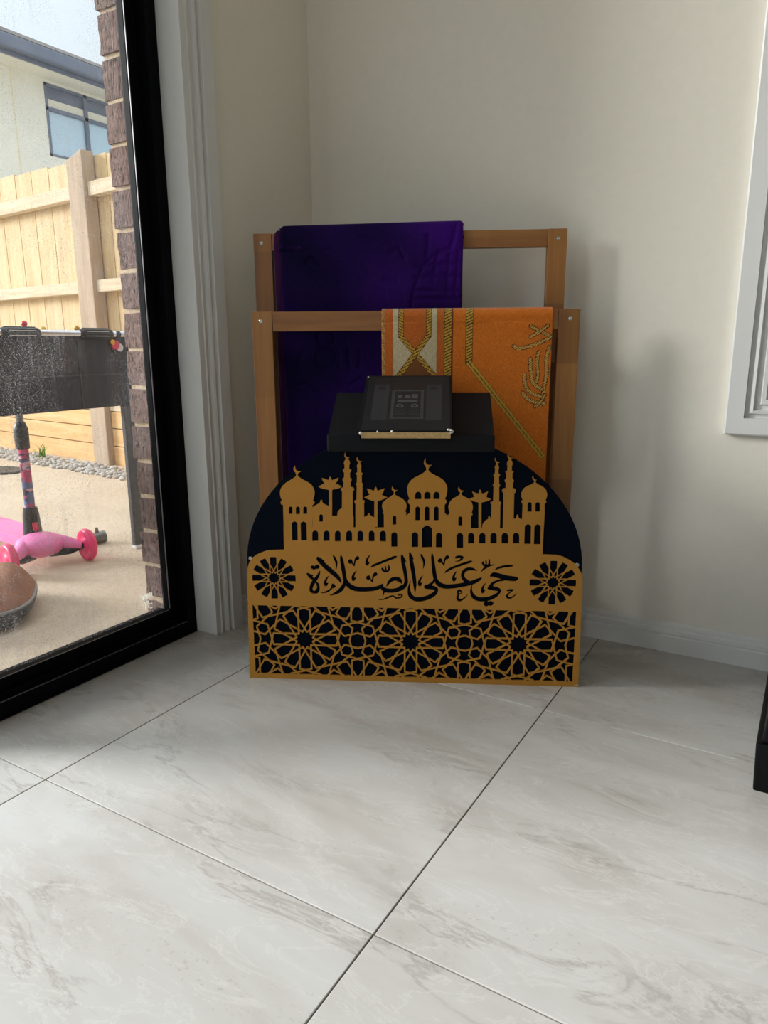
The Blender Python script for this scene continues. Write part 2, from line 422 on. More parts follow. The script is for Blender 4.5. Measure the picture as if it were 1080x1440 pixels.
# window in the back wall: mitred moulded trim, sash, glass
w1 = sempty('window_1', 'white moulded window trim on the back wall')
TW = [(0, 0), (0, 0.016), (0.003, 0.018), (0.033, 0.018), (0.034, 0.008), (0.040, 0.008), (0.043, 0.015), (0.048, 0.016), (0.051, 0.008), (0.058, 0.008), (0.061, 0.013), (0.068, 0.013), (0.075, 0.006), (0.078, 0.0)]
OX0, OX1, OZ0, OZ1 = WX0-0.078, WX1+0.078, WZ0-0.074, WZ1+0.078
vs = []
for t_, h_ in TW:
    for (x, z, sx, sz) in ((OX0, OZ0, 1, 1), (OX1, OZ0, -1, 1), (OX1, OZ1, -1, -1), (OX0, OZ1, 1, -1)):
        vs.append((x+sx*t_, YB-h_, z+sz*t_))
sides = [('left', 3, 0), ('bottom', 0, 1), ('right', 1, 2), ('top', 2, 3)]
for nm, a, b in sides:
    m_ = MB(); m_.add([vs[4*i+a] for i in range(len(TW))]+[vs[4*i+b] for i in range(len(TW))],
                      [(i, i+1, len(TW)+i+1, len(TW)+i) for i in range(len(TW)-1)])
    m_.build('trim_board', 'trim_paint', w1)
m_ = MB(); m_.box(WX0, WX0+0.012, YB-0.002, YB+0.10, WZ0, WZ1); m_.box(WX1-0.012, WX1, YB-0.002, YB+0.10, WZ0, WZ1)
m_.box(WX0, WX1, YB-0.002, YB+0.10, WZ0, WZ0+0.012); m_.box(WX0, WX1, YB-0.002, YB+0.10, WZ1-0.012, WZ1); m_.build('reveal', 'trim_paint', w1)
m_ = MB()
for a in ((WX0, WX0+0.05), ((WX0+WX1)/2-0.03, (WX0+WX1)/2+0.03), (WX1-0.05, WX1)): m_.box(a[0], a[1], YB+0.06, YB+0.10, WZ0, WZ1)
for a in ((WZ0, WZ0+0.05), (WZ1-0.05, WZ1)): m_.box(WX0, WX1, YB+0.06, YB+0.10, a[0], a[1])
m_.build('window_frame', 'black_aluminium', w1)
MB().box(WX0+0.014, WX1-0.014, YB+0.045, YB+0.047, WZ0+0.013, WZ1-0.013).build('light_block_blind', 'light_block_cloth', w1)  # blind added to keep this window's light off the floor
MB().box(WX0+0.02, WX1-0.02, YB+0.078, YB+0.082, WZ0+0.02, WZ1-0.02).build('glass_pane', 'window_glass', w1)

# sliding door
d1 = sempty('door_1', 'black aluminium sliding glass door')
mb = MB()
mb.box(XD-0.056, XD, DY0, DY1, 0.0, 0.034, 0.002); mb.box(XD-0.056, XD-0.012, DY0, DY1, 0.03, 0.042)
mb.build('threshold', 'black_aluminium', d1)
MB().box(XD-0.0016, XD+0.0003, DY0+0.03, DY1-0.03, 0.0332, 0.0346).build('threshold_highlight', 'seal', d1)['label'] = 'pale strip imitating the highlight on the black sill edge'  # highlight along the sill edge, put in as a pale strip
mb = MB().box(XD-0.056, XD, DY1-0.026, DY1-0.0005, 0.034, DZ, 0.002); mb.box(XD-0.056, XD-0.024, DY1-0.036, DY1-0.026, 0.034, DZ)
mb.build('jamb', 'black_aluminium', d1)
MB().box(XD-0.056, XD, DY0+0.0005, DY0+0.026, 0.034, DZ, 0.002).build('jamb', 'black_aluminium', d1)
MB().box(XD-0.056, XD, DY0+0.0005, DY1-0.0005, DZ-0.04, DZ-0.0005, 0.002).build('head', 'black_aluminium', d1)
GX = XD-0.042                     # plane of the glass
PY0, PY1 = 0.54, DY1-0.036       # the closed panel; the unseen rest is left open to let in more light
GZ0, GYR = 0.070, 1.089
mb = MB().box(GX-0.0045, GX+0.016, GYR+0.003, PY1+0.008, 0.043, DZ-0.04, 0.003); mb.build('stile', 'black_aluminium', d1)
MB().box(GX-0.016, GX+0.018, PY0, PY0+0.06, 0.043, DZ-0.04, 0.003).build('stile', 'black_aluminium', d1)
MB().box(GX-0.015, GX+0.017, PY0+0.06, GYR+0.003, 0.043, GZ0-0.003, 0.003).build('bottom_rail', 'black_aluminium', d1)
MB().box(GX-0.015, GX+0.017, PY0+0.06, GYR+0.003, DZ-0.10, DZ-0.04, 0.003).build('top_rail', 'black_aluminium', d1)
mb = MB(); mb.box(GX+0.0165, GX+0.0185, GYR+0.0025, GYR+0.0042, GZ0, DZ-0.1); mb.box(GX+0.0155, GX+0.0175, PY0+0.06, GYR, GZ0-0.004, GZ0-0.0028)
mb.build('glazing_bead', 'seal', d1)
MB().box(GX-0.003, GX+0.001, PY0+0.05, GYR+0.004, GZ0-0.005, DZ-0.09).build('glass_pane', 'door_glass', d1)
# small white maker's label stuck low on the pane
sk = MB()
for k in range(6): sk.box(GX+0.0012, GX+0.0016, 1.0290+k*0.0052, 1.0328+k*0.0052, 0.108, 0.117)
sk.box(GX+0.0012, GX+0.0016, 1.0290, 1.0605, 0.1055, 0.107)
sk.box(GX+0.0012, GX+0.0016, 1.0330, 1.0430, 0.100, 0.1025); sk.box(GX+0.0012, GX+0.0016, 1.0370, 1.0395, 0.080, 0.1025)
sk.box(GX+0.0012, GX+0.0016, 1.0460, 1.0485, 0.080, 0.1025)
for z in (0.080, 0.090, 0.100): sk.box(GX+0.0012, GX+0.0016, 1.0460, 1.0570, z, z+0.0025)
sk.build('label_print', 'sticker_film', d1)['label'] = 'small white label print on the glass corner'
portal('portal_door', (XD-0.02, (DY0+DY1)/2, DZ/2), (0, -math.pi/2, 0), DZ, DY1-DY0)
portal('portal_rear', ((RX0+RX1)/2, YF-0.12, (RZ0+RZ1)/2), (math.pi/2, 0, 0), RX1-RX0, RZ1-RZ0)

# brick veneer outside the door
ob = sempty('wall_outer', 'brown textured brick wall outside the glass door')
BY, BX0, BX1, CH = 1.135, -1.353, -1.2595, 0.084
MB().box(BX0+0.005, BX1, BY+0.004, 2.1, -0.06, 2.3).build('mortar_core', 'mortar', ob)
for k in range(-2, 28):
    z0 = 0.063+0.005+CH*k; z1 = z0+CH-0.010
    if z1 < -0.05: continue
    cuts = [BY, BY+0.23, BY+0.47, BY+0.71, 2.1] if k % 2 else [BY, BY+0.11, BY+0.35, BY+0.59, BY+0.83, 2.1]
    for a, b in zip(cuts, cuts[1:]):
        j = random.uniform(-0.0025, 0.0025); bm = bmesh.new(); bmesh.ops.create_cube(bm, size=1.0)
        y0, y1 = a+(0.010 if a > BY else j), b
        for v in bm.verts: v.co = (BX0+0.046+j+v.co.x*0.092, (y0+y1)/2+v.co.y*(y1-y0), (z0+z1)/2+v.co.z*(z1-z0))
        bmesh.ops.subdivide_edges(bm, edges=bm.edges[:], cuts=2, use_grid_fill=True)
        for v in bm.verts:
            v.co.x = min(v.co.x+random.uniform(-0.0018, 0.0018), BX1-0.001); v.co.y += random.uniform(-0.002, 0.002); v.co.z += random.uniform(-0.0012, 0.0012)
        MB().bm(bm).build('brick', 'brick', ob)

# ------------------------------------------------------------------ stand with gold mosque panel
BL = Vector((-0.92810661, 1.01983181, 0)); UX = Vector((0.89494494, 0.4461766, 0)); BRZ = math.atan2(UX.y, UX.x)
NX = Vector((-UX.y, UX.x, 0))
def on_board(px, py, d=0.0):      # pixel of the photograph -> (s, z) on the plane of the board, d metres behind its face
    r = RIGHT*((px-540)/FPX)+DOWN*((py-720)/FPX)+FWD
    p0 = BL+NX*d; o = Vector((0, 0, EYE)); t = (p0-o).dot(NX)/r.dot(NX); q = o+r*t-BL
    return q.dot(UX), q.z
def T(ox, oy, s, pts): return [on_board(ox+p[0]/s, oy+p[1]/s) for p in pts]

RES = 0.0007
gx = np.arange(-0.004, 0.664, RES); gz = np.arange(-0.004, 0.482, RES)
GXX, GZZ = np.meshgrid(gx, gz)
BIG = 0.05
def window_idx(x0, x1, z0, z1):
    i0 = max(0, int((x0-gx[0])/RES)-6); i1 = min(len(gx), int((x1-gx[0])/RES)+8)
    j0 = max(0, int((z0-gz[0])/RES)-6); j1 = min(len(gz), int((z1-gz[0])/RES)+8)
    return slice(j0, j1), slice(i0, i1)
def seg_dist(X, Z, a, b):
    dx, dz = b[0]-a[0], b[1]-a[1]; L2 = dx*dx+dz*dz+1e-15
    t = np.clip(((X-a[0])*dx+(Z-a[1])*dz)/L2, 0, 1)
    return np.hypot(X-a[0]-t*dx, Z-a[1]-t*dz), t
def poly_field(F, poly, mode):
    xs = [p[0] for p in poly]; zs = [p[1] for p in poly]
    sl = window_idx(min(xs), max(xs), min(zs), max(zs)); X, Z = GXX[sl], GZZ[sl]
    d = np.full(X.shape, BIG); ins = np.zeros(X.shape, bool)
    for a, b in zip(poly, poly[1:]+poly[:1]):
        d = np.minimum(d, seg_dist(X, Z, a, b)[0])
        if a[1] != b[1]:
            c = ((a[1] > Z) != (b[1] > Z)) & (X < (b[0]-a[0])*(Z-a[1])/(b[1]-a[1])+a[0]); ins ^= c
    sd = np.where(ins, -d, d)
    F[sl] = np.minimum(F[sl], sd) if mode == 'add' else np.maximum(F[sl], -sd)
def stroke_field(F, pts):         # pts: (x, z, r): union of capsules with tapering radius
    for a, b in zip(pts, pts[1:]):
        R = max(a[2], b[2]); sl = window_idx(min(a[0], b[0])-R, max(a[0], b[0])+R, min(a[1], b[1])-R, max(a[1], b[1])+R)
        d, t = seg_dist(GXX[sl], GZZ[sl], a, b); F[sl] = np.minimum(F[sl], d-(a[2]+(b[2]-a[2])*t))
def mirror(pts, c): return pts+[(2*c-x, y) for x, y in pts[::-1] if abs(x-c) > 1]
def smooth(pts, it=2):            # Chaikin on a closed polygon
    for _ in range(it):
        q = []
        for a, b in zip(pts, pts[1:]+pts[:1]):
            q += [(a[0]*.75+b[0]*.25, a[1]*.75+b[1]*.25), (a[0]*.25+b[0]*.75, a[1]*.25+b[1]*.75)]
        pts = q
    return pts
gold = np.full(GXX.shape, BIG)
P0 = lambda pts: T(0, 0, 1, pts)
panel = [(351, 953), (347.5, 805), (348.5, 797), (350.5, 791), (353.9, 785.5), (360, 780.7), (367.8, 777.2), (374, 775), (381.7, 773.9), (399, 773.3),
         (430, 760), (740, 766), (763, 779.8), (783.7, 780.7), (792, 783), (800, 786.8), (806.5, 791.2), (811.5, 796), (815.5, 802), (818.4, 808.6), (819.6, 816), (813.3, 966)]
poly_field(gold, P0(panel), 'add')
for q in ([(398.6, 741), (763, 743.5), (763, 785), (399.8, 785)], [(440, 725.5), (497, 725.5), (497, 745), (440, 745)], [(560, 724.2), (642, 724.5), (642, 745), (560, 745)]):
    poly_field(gold, P0(q), 'add')
Z1 = (385, 650, 11.52); Z2 = (465, 630, 9.818); Z3 = (560, 640, 10.667); Z4 = (640, 630, 7.714)
def A(z, pts, sm=0): poly_field(gold, T(*z, smooth(pts, sm) if sm else pts), 'add')
# left domed tower
A(Z1, [(375, 205), (402, 232), (440, 264), (500, 296), (560, 327), (610, 367), (643, 415), (660, 470), (661, 520), (650, 575), (632, 622), (652, 630), (662, 657), (650, 685), (625, 690), (628, 760),
       (628, 1290), (600, 1420), (170, 1420), (150, 690), (120, 685), (110, 660), (115, 632), (137, 622), (112, 575), (100, 520), (100, 470), (116, 420), (146, 376), (185, 340), (240, 307), (300, 272), (345, 235)])
A(Z1, [(350, 182), (354, 165), (400, 165), (396, 182), (388, 195), (390, 215), (360, 215), (363, 195)])
A(Z1, [(350, 48), (326, 78), (316, 108), (322, 135), (340, 158), (368, 174), (402, 173), (428, 160), (446, 142), (412, 151), (386, 146), (362, 128), (348, 100), (345, 75)])
A(Z1, [(620, 740), (650, 712), (680, 695), (730, 670), (752, 648), (752, 625), (768, 606), (786, 625), (782, 648), (800, 668), (850, 694), (905, 722), (905, 900), (620, 900)])
A(Z1, mirror([(860, 442), (800, 432), (755, 415), (720, 398), (770, 368), (825, 347), (800, 315), (785, 285), (774, 255), (830, 272), (885, 296), (892, 262), (912, 226)], 912)+[(912, 452)])
def trunk(z, xc, w, y0, y1, per, amp):
    L = []; y = y0
    while y < y1: L += [(xc-w, y), (xc-w-amp, y+per*0.35), (xc-w, y+per*0.8)]; y += per
    A(z, L+[(xc-w, y1), (xc+w, y1)]+[(2*xc-x, yy) for x, yy in L[::-1]])
trunk(Z1, 919, 21, 440, 900, 38, 7)
# big minaret, second minaret
A(Z2, [(212, 150), (190, 175), (180, 212), (192, 238), (190, 292), (168, 296), (168, 330), (186, 338), (185, 412), (165, 420), (163, 455), (178, 470), (175, 540), (140, 560), (140, 590), (158, 600), (156, 830),
       (112, 860), (92, 900), (90, 945), (90, 1200), (306, 1200), (304, 600), (320, 592), (322, 558), (305, 540), (278, 538), (275, 478), (286, 458), (290, 425), (266, 412), (266, 338), (284, 330), (284, 297), (256, 290), (256, 240), (268, 212), (260, 178), (240, 152)])
A(Z2, [(204, 50), (188, 85), (188, 115), (200, 138), (228, 150), (255, 138), (268, 122), (240, 128), (222, 122), (208, 102), (202, 75)])
A(Z2, [(385, 202), (365, 232), (360, 262), (368, 272), (368, 342), (345, 348), (348, 368), (364, 374), (360, 484), (345, 490), (348, 514), (360, 522), (356, 718), (328, 726), (326, 758), (342, 768), (344, 1200),
       (464, 1200), (460, 768), (466, 758), (468, 728), (438, 718), (437, 522), (445, 514), (446, 490), (430, 484), (428, 374), (440, 368), (440, 348), (422, 342), (420, 272), (426, 258), (420, 232), (402, 202)])
A(Z2, [(372, 112), (356, 142), (358, 170), (376, 196), (402, 200), (424, 190), (438, 178), (412, 183), (390, 175), (374, 152), (370, 130)])
A(Z2, [(458, 955), (500, 936), (514, 924), (513, 910), (525, 898), (540, 910), (538, 924), (562, 942), (606, 962), (606, 1100), (458, 1100)])
A(Z2, mirror([(570, 728), (510, 705), (460, 682), (500, 666), (542, 645), (518, 612), (500, 560), (550, 575), (598, 595), (606, 560), (622, 536)], 622)+[(622, 732)])
trunk(Z2, 625, 18, 720, 1090, 27, 9)
A(Z2, [(878, 640), (905, 655), (960, 685), (1010, 717), (1040, 755), (1050, 800), (1042, 845), (1026, 884), (1045, 888), (1045, 908), (1030, 926), (1030, 1420), (735, 1420), (735, 916), (718, 906), (718, 886), (734, 884), (716, 845), (708, 800), (716, 765), (742, 730), (800, 690), (850, 655)])
A(Z2, [(866, 592), (892, 592), (890, 605), (885, 620), (890, 648), (868, 648), (873, 620)])
A(Z2, [(858, 518), (842, 552), (845, 580), (868, 598), (898, 603), (930, 578), (896, 584), (872, 572), (860, 550)])
# central dome
A(Z3, mirror([(175, 1100), (175, 884), (176, 745), (163, 735), (145, 712), (148, 680), (172, 660), (150, 612), (137, 550), (135, 490), (152, 435), (188, 382), (248, 337), (320, 302), (380, 268), (415, 235), (424, 218)], 436))
A(Z3, [(412, 170), (472, 170), (458, 195), (450, 212), (454, 235), (418, 235), (424, 212), (418, 195)])
A(Z3, [(418, 48), (394, 72), (383, 105), (388, 142), (410, 168), (440, 178), (480, 170), (514, 146), (470, 151), (434, 142), (412, 115), (408, 82)])
A(Z3, [(690, 870), (722, 892), (745, 908), (745, 940), (690, 940)]); A(Z3, [(180, 870), (152, 880), (128, 905), (128, 940), (180, 940)])
# fourth dome, palm, minarets, right dome
A(Z4, [(60, 500), (30, 522), (-20, 550), (-52, 580), (-74, 630), (-70, 670), (-56, 708), (-70, 720), (-72, 736), (-58, 745), (-58, 1110), (172, 1110), (172, 735), (190, 727), (190, 712), (178, 706), (192, 660), (193, 630), (182, 595), (150, 552), (90, 522)])
A(Z4, [(52, 482), (74, 482), (70, 495), (73, 508), (50, 508), (55, 495)])
A(Z4, [(46, 412), (32, 440), (36, 468), (56, 482), (80, 478), (102, 460), (74, 466), (54, 452), (46, 432)])
A(Z4, mirror([(225, 585), (190, 575), (150, 555), (205, 535), (198, 505), (184, 472), (226, 490), (254, 496), (260, 470), (272, 451)], 272)+[(272, 594)])
trunk(Z4, 270, 13, 584, 870, 20, 5)
A(Z4, [(292, 870), (300, 825), (330, 790), (362, 770), (360, 748), (370, 739), (380, 748), (385, 775), (400, 780), (400, 870)])
A(Z4, [(446, 165), (440, 178), (440, 190), (428, 212), (436, 228), (432, 282), (417, 286), (417, 300), (428, 306), (424, 395), (409, 400), (411, 414), (420, 420), (413, 580), (384, 588), (385, 608), (398, 618), (390, 770), (390, 900), (486, 900),
       (490, 618), (500, 606), (499, 588), (478, 580), (478, 420), (488, 414), (490, 400), (478, 395), (476, 306), (488, 300), (488, 286), (472, 282), (470, 230), (478, 214), (470, 188), (462, 165)])
A(Z4, [(438, 100), (429, 122), (434, 146), (450, 162), (472, 162), (492, 152), (464, 153), (446, 140), (438, 120)])
A(Z4, [(590, 122), (570, 145), (563, 180), (570, 195), (567, 250), (546, 254), (548, 270), (559, 276), (555, 340), (538, 347), (541, 370), (551, 376), (549, 438), (518, 440), (509, 462), (516, 484), (526, 488), (518, 860), (518, 900), (632, 900),
       (642, 488), (655, 484), (661, 462), (650, 442), (628, 438), (628, 376), (638, 368), (638, 347), (622, 340), (622, 276), (632, 270), (636, 252), (615, 250), (615, 195), (625, 180), (620, 145), (605, 122)])
A(Z4, [(582, 56), (569, 80), (572, 106), (590, 122), (612, 120), (637, 107), (606, 109), (588, 100), (580, 78)])
A(Z4, [(628, 772), (655, 764), (668, 750), (666, 735), (677, 724), (688, 735), (686, 752), (706, 768), (735, 778), (735, 900), (628, 900)])
A(Z4, [(866, 370), (902, 396), (950, 417), (985, 450), (1000, 500), (994, 540), (978, 570), (991, 576), (986, 598), (970, 606), (972, 700), (960, 900), (948, 1165), (728, 1165), (728, 775), (734, 606), (722, 598), (720, 576), (735, 568), (722, 540), (718, 495), (740, 446), (782, 415), (836, 395)])
A(Z4, [(856, 352), (876, 352), (872, 362), (876, 378), (858, 378), (862, 362)])
A(Z4, [(851, 297), (838, 320), (844, 345), (862, 356), (880, 352), (893, 343), (870, 345), (856, 335), (850, 315)])
# windows
def H(z, pts): poly_field(gold, T(*z, pts), 'cut')
def arch(x0, x1, y0, y1): 
    r = (x1-x0)/2; c = (x0+x1)/2; n = 8; k = min(1.0, (y1-y0)*0.5/r)
    return [(x0, y1)]+[(c-r*math.cos(math.pi*i/n), y0+r*k*(1-math.sin(math.pi*i/n))) for i in range(n+1)]+[(x1, y1)]
def ogive(x0, x1, y0, y1, x2=None, x3=None):
    w = x1-x0; c = (x0+x1)/2; x2 = x0 if x2 is None else x2; x3 = x1 if x3 is None else x3
    return [(x2, y1), (x0, y0+0.38*w), (x0+0.10*w, y0+0.24*w), (x0+0.32*w, y0+0.08*w), (c, y0), (x1-0.32*w, y0+0.08*w), (x1-0.10*w, y0+0.24*w), (x1, y0+0.38*w), (x3, y1)]
for a in ((242, 304), (358, 422), (476, 541)): H(Z1, arch(a[0], a[1], 718, 840))
H(Z1, ogive(288, 384, 955, 1266, 297, 390)); H(Z1, ogive(433, 531, 957, 1268, 441, 538)); H(Z1, arch(735, 797, 843, 964))
H(Z1, arch(622, 720, 1106, 1277)); H(Z1, arch(806, 905, 1108, 1277))
for a in ((57, 138), (213, 296), (369, 450), (525, 606), (681, 764)): H(Z2, arch(a[0], a[1], 1142, 1290))
H(Z2, arch(855, 906, 933, 1060)); H(Z2, ogive(836, 921, 1160, 1366))
for a in ((253, 347), (389, 485), (527, 622)): H(Z3, arch(a[0], a[1], 549, 663))
for a in ((256, 325), (397, 467), (538, 607)): H(Z3, ogive(a[0], a[1], 768, 980))
H(Z3, ogive(203, 299, 1153, 1382)); H(Z3, ogive(356, 508, 1050, 1385)); H(Z3, ogive(565, 661, 1160, 1386))
H(Z4, arch(35, 78, 742, 843)); H(Z4, ogive(15, 88, 918, 1086))
for a in ((140, 208), (261, 330), (382, 452), (504, 576), (626, 697)): H(Z4, arch(a[0], a[1], 920, 1036))
for a in ((785, 833), (871, 921)): H(Z4, arch(a[0], a[1], 587, 692))
H(Z4, ogive(755, 826, 825, 1043, 750, 822)); H(Z4, ogive(860, 932, 826, 1046, 855, 927))
# geometric band
band = T(0, 0, 1, [(355.9, 851), (809.9, 860.2), (805.9, 958.5), (358.3, 946.8)])
bs0 = (band[0][0]+band[3][0])/2; bs1 = (band[1][0]+band[2][0])/2; bz1 = (band[0][1]+band[1][1])/2; bz0 = (band[2][1]+band[3][1])/2
RCX, RCZ, RA, RW, LW = 0.3272, 0.0858, 0.1055, 0.112, 0.00165
lines = np.full(GXX.shape, BIG)
base = [((.60, -RW), (.708, .292)), ((.4636, .397), (.758, .0865)), ((.758, .0865), (1.0, .152)), ((.5756, .203), (.424, .797))]
segs = set()
def rot(p, k): c, s = (1, 0, -1, 0)[k], (0, 1, 0, -1)[k]; return (c*p[0]-s*p[1], s*p[0]+c*p[1])
for ci in range(-4, 5):
    for cj in range(-1, 2):
        if (ci+cj) % 2: continue
        L = []
        for k in range(12):
            a = math.radians(30*k); c, s = math.cos(a), math.sin(a)
            for sg in (-1, 1): L.append(tuple((t_*c-sg*RW*s, t_*s+sg*RW*c) for t_ in (RW, .60)))
            if k % 1 == 0:
                for sg in (-1, 1): L.append(((.60*c-sg*RW*s, .60*s+sg*RW*c), (.63*c, .63*s)))
        for p, q in base:
            for k in range(4):
                for m_ in (1, -1):
                    L.append((rot((p[0], m_*p[1]), k), rot((q[0], m_*q[1]), k)))
        for p, q in L:
            w = [(RCX+RA*(ci+u[0]), RCZ+RA*(cj+u[1])) for u in (p, q)]
            if max(w[0][0], w[1][0]) < bs0 or min(w[0][0], w[1][0]) > bs1 or max(w[0][1], w[1][1]) < bz0 or min(w[0][1], w[1][1]) > bz1: continue
            segs.add(tuple(sorted((round(u[0], 5), round(u[1], 5)) for u in w)))
for p, q in segs: stroke_field(lines, [(*p, LW), (*q, LW)])
bx = np.maximum(np.maximum(bs0-GXX, GXX-bs1), np.maximum(bz0-GZZ, GZZ-bz1))
gold = np.maximum(gold, -np.maximum(bx, -lines))
# medallions
for (cx, cz, R) in ((0.0588, 0.2133, 0.0432), (0.5979, 0.2137, 0.0440)):
    sl = window_idx(cx-R, cx+R, cz-R, cz+R); X, Z = GXX[sl]-cx, GZZ[sl]-cz; rr = np.hypot(X, Z)
    w = R*0.172; near = np.full(X.shape, BIG); lin_ = np.full(X.shape, BIG)
    for k in range(12):
        a = math.radians(30*k); al = X*math.cos(a)+Z*math.sin(a); pe = -X*math.sin(a)+Z*math.cos(a)
        near = np.minimum(near, np.maximum(np.abs(pe)-w, -al))
        for sg in (-1, 1):
            p = (w*math.cos(a)-sg*w*math.sin(a), w*math.sin(a)+sg*w*math.cos(a)); q = (R*math.cos(a)-sg*w*math.sin(a), R*math.sin(a)+sg*w*math.cos(a))
            lin_ = np.minimum(lin_, seg_dist(X, Z, p, q)[0])
    hole = np.maximum(np.maximum(rr-R, near), 0.00095-lin_); hole = np.maximum(hole, rr-R)
    gold[sl] = np.maximum(gold[sl], -hole)
# calligraphy, brush strokes (x, y, half width)
K1 = (425, 770, 10.8); K2 = (510, 770, 10.8); K3 = (590, 770, 10.8); K4 = (650, 775, 10.8)
ink = np.full(GXX.shape, BIG)
def spline(pts, n=5):
    if len(pts) < 3: return pts
    out = []; P = [pts[0]]+list(pts)+[pts[-1]]
    for i in range(1, len(P)-2):
        p0, p1, p2, p3 = (np.array(P[i+k], float) for k in (-1, 0, 1, 2))
        for k in range(n):
            t = k/n; out.append(tuple(0.5*((2*p1)+(-p0+p2)*t+(2*p0-5*p1+4*p2-p3)*t*t+(-p0+3*p1-3*p2+p3)*t**3)))
    return out+[pts[-1]]
def K(z, *pts, closed=False):
    q = spline(pts+(pts[0],) if closed else pts); w = []
    for x, y, r in q:
        s_, z_ = on_board(z[0]+x/z[2], z[1]+y/z[2]); w.append((s_, z_, max(r*1.48, 3.6)/z[2]*0.00143))
    stroke_field(ink, w)
def comma(z, x, y, s=1.0):        # small inverted comma, tip at upper right
    K(z, (x, y, 3), (x-32*s, y+38*s, 8), (x-56*s, y+95*s, 13), (x-48*s, y+138*s, 17)); K(z, (x-48*s, y+140*s, 14), (x-18*s, y+112*s, 7))
def vee(z, x, y):
    K(z, (x, y, 11), (x+22, y-14, 11), (x+34, y+10, 12), (x+16, y+30, 11), (x-2, y+18, 11), closed=True)
    K(z, (x+36, y+18, 9), (x+74, y+76, 6)); K(z, (x+74, y+76, 6), (x+84, y+10, 8), (x+102, y-36, 11))
    K(z, (x+108, y-48, 10), (x+128, y-64, 9), (x+140, y-40, 10), (x+120, y-22, 9), closed=True)
def shadda(z, x, y):
    K(z, (x, y, 5), (x+22, y+32, 11), (x+52, y+44, 10), (x+62, y+6, 8), (x+58, y-34, 6)); K(z, (x+62, y+30, 9), (x+78, y+46, 10), (x+102, y+30, 11), (x+112, y-8, 9), (x+104, y-56, 6)); K(z, (x+14, y-20, 4), (x+24, y+24, 10))
K(K1, (268, 360, 5), (245, 420, 13), (205, 478, 18), (155, 555, 18), (134, 615, 17), (142, 662, 18), (182, 682, 17), (226, 664, 20), (244, 612, 15), (236, 560, 13), (212, 530, 11))
K(K1, (84, 402, 13), (125, 445, 17), (180, 492, 14)); K(K1, (92, 400, 8), (165, 430, 5))
K(K1, (140, 300, 7), (158, 300, 20), (176, 302, 9)); K(K1, (205, 292, 9), (228, 294, 24), (250, 296, 8)); K(K1, (170, 322, 12), (190, 325, 8))
K(K1, (236, 150, 8), (252, 180, 22), (330, 265, 25), (450, 370, 26), (535, 445, 21), (575, 502, 13), (588, 542, 3)); K(K1, (270, 170, 12), (340, 211, 4))
K(K1, (472, 122, 6), (492, 162, 13), (516, 215, 12), (521, 270, 8), (515, 330, 3))
K(K1, (588, 120, 6), (597, 175, 16), (616, 285, 20), (636, 400, 20), (650, 485, 20), (695, 562, 25), (775, 616, 27), (900, 640, 26), (1080, 630, 24), (1165, 605, 20), (1210, 575, 14), (1216, 552, 4))
K(K1, (640, 525, 13), (628, 580, 18), (580, 648, 21), (500, 700, 14), (420, 725, 4))
comma(K1, 405, 430); comma(K1, 826, 350); comma(K1, 1034, 112)
K(K1, (285, 687, 4), (350, 679, 9), (412, 650, 9), (452, 606, 8)); K(K1, (448, 588, 7), (466, 556, 7), (500, 592, 7), (468, 610, 7), closed=True); K(K1, (460, 572, 6), (492, 608, 5))
vee(K1, 714, 205); vee(K2, 70, 450)
K(K2, (127, 298, 5), (172, 272, 13), (260, 237, 14), (400, 180, 15), (480, 150, 15), (514, 136, 6)); shadda(K2, 288, 320)
K(K2, (365, 585, 6), (400, 530, 14), (440, 490, 20), (500, 473, 22), (556, 492, 22), (596, 546, 6))
K(K2, (285, 575, 12), (312, 628, 22), (372, 654, 24), (460, 658, 24), (548, 638, 24), (618, 602, 22), (655, 550, 20), (660, 480, 18), (640, 350, 19), (614, 230, 19), (600, 140, 14), (598, 104, 4))
K(K2, (595, 573, 5), (540, 608, 7)); K(K2, (620, 160, 10), (660, 216, 5))
K(K2, (718, 65, 4), (722, 115, 13), (746, 250, 20), (772, 400, 20), (792, 560, 17), (795, 690, 3)); K(K2, (732, 115, 11), (768, 176, 6))
K(K2, (728, 505, 3), (706, 590, 10), (706, 670, 16), (732, 740, 22), (800, 784, 24), (900, 787, 26), (1000, 758, 25), (1080, 712, 24), (1120, 665, 17), (1126, 640, 14))
K(K2, (885, 105, 6), (905, 150, 13), (930, 210, 12), (930, 270, 7), (920, 318, 3)); comma(K2, 916, 428)
K(K2, (325, 672, 9), (304, 740, 3)); K(K2, (245, 795, 4), (330, 783, 8), (420, 745, 10), (460, 736, 8), (492, 756, 10), (504, 772, 8)); K(K2, (515, 768, 9), (562, 764, 9), (596, 738, 9), (588, 714, 9), (545, 724, 9))
K(K3, (190, 92, 5), (196, 150, 14), (211, 280, 18), (229, 420, 20), (248, 492, 20), (302, 560, 25), (400, 594, 25), (520, 590, 25), (650, 570, 24), (800, 535, 24), (900, 490, 18), (950, 455, 3))
K(K3, (226, 485, 9), (205, 530, 13), (150, 565, 12), (105, 590, 12)); K(K3, (104, 598, 24), (180, 606, 24), (246, 626, 20), (262, 650, 15))
vee(K3, 296, 192); K(K3, (558, 152, 13), (600, 140, 15), (655, 146, 9), (632, 182, 12), (590, 205, 7), (540, 213, 3))
K(K3, (385, 385, 5), (430, 347, 13), (520, 302, 14), (680, 245, 14), (760, 220, 14), (797, 208, 5))
K(K3, (872, 356, 3), (810, 330, 14), (740, 327, 18), (682, 357, 18), (654, 410, 16), (668, 470, 18), (722, 522, 24)); comma(K3, 572, 354)
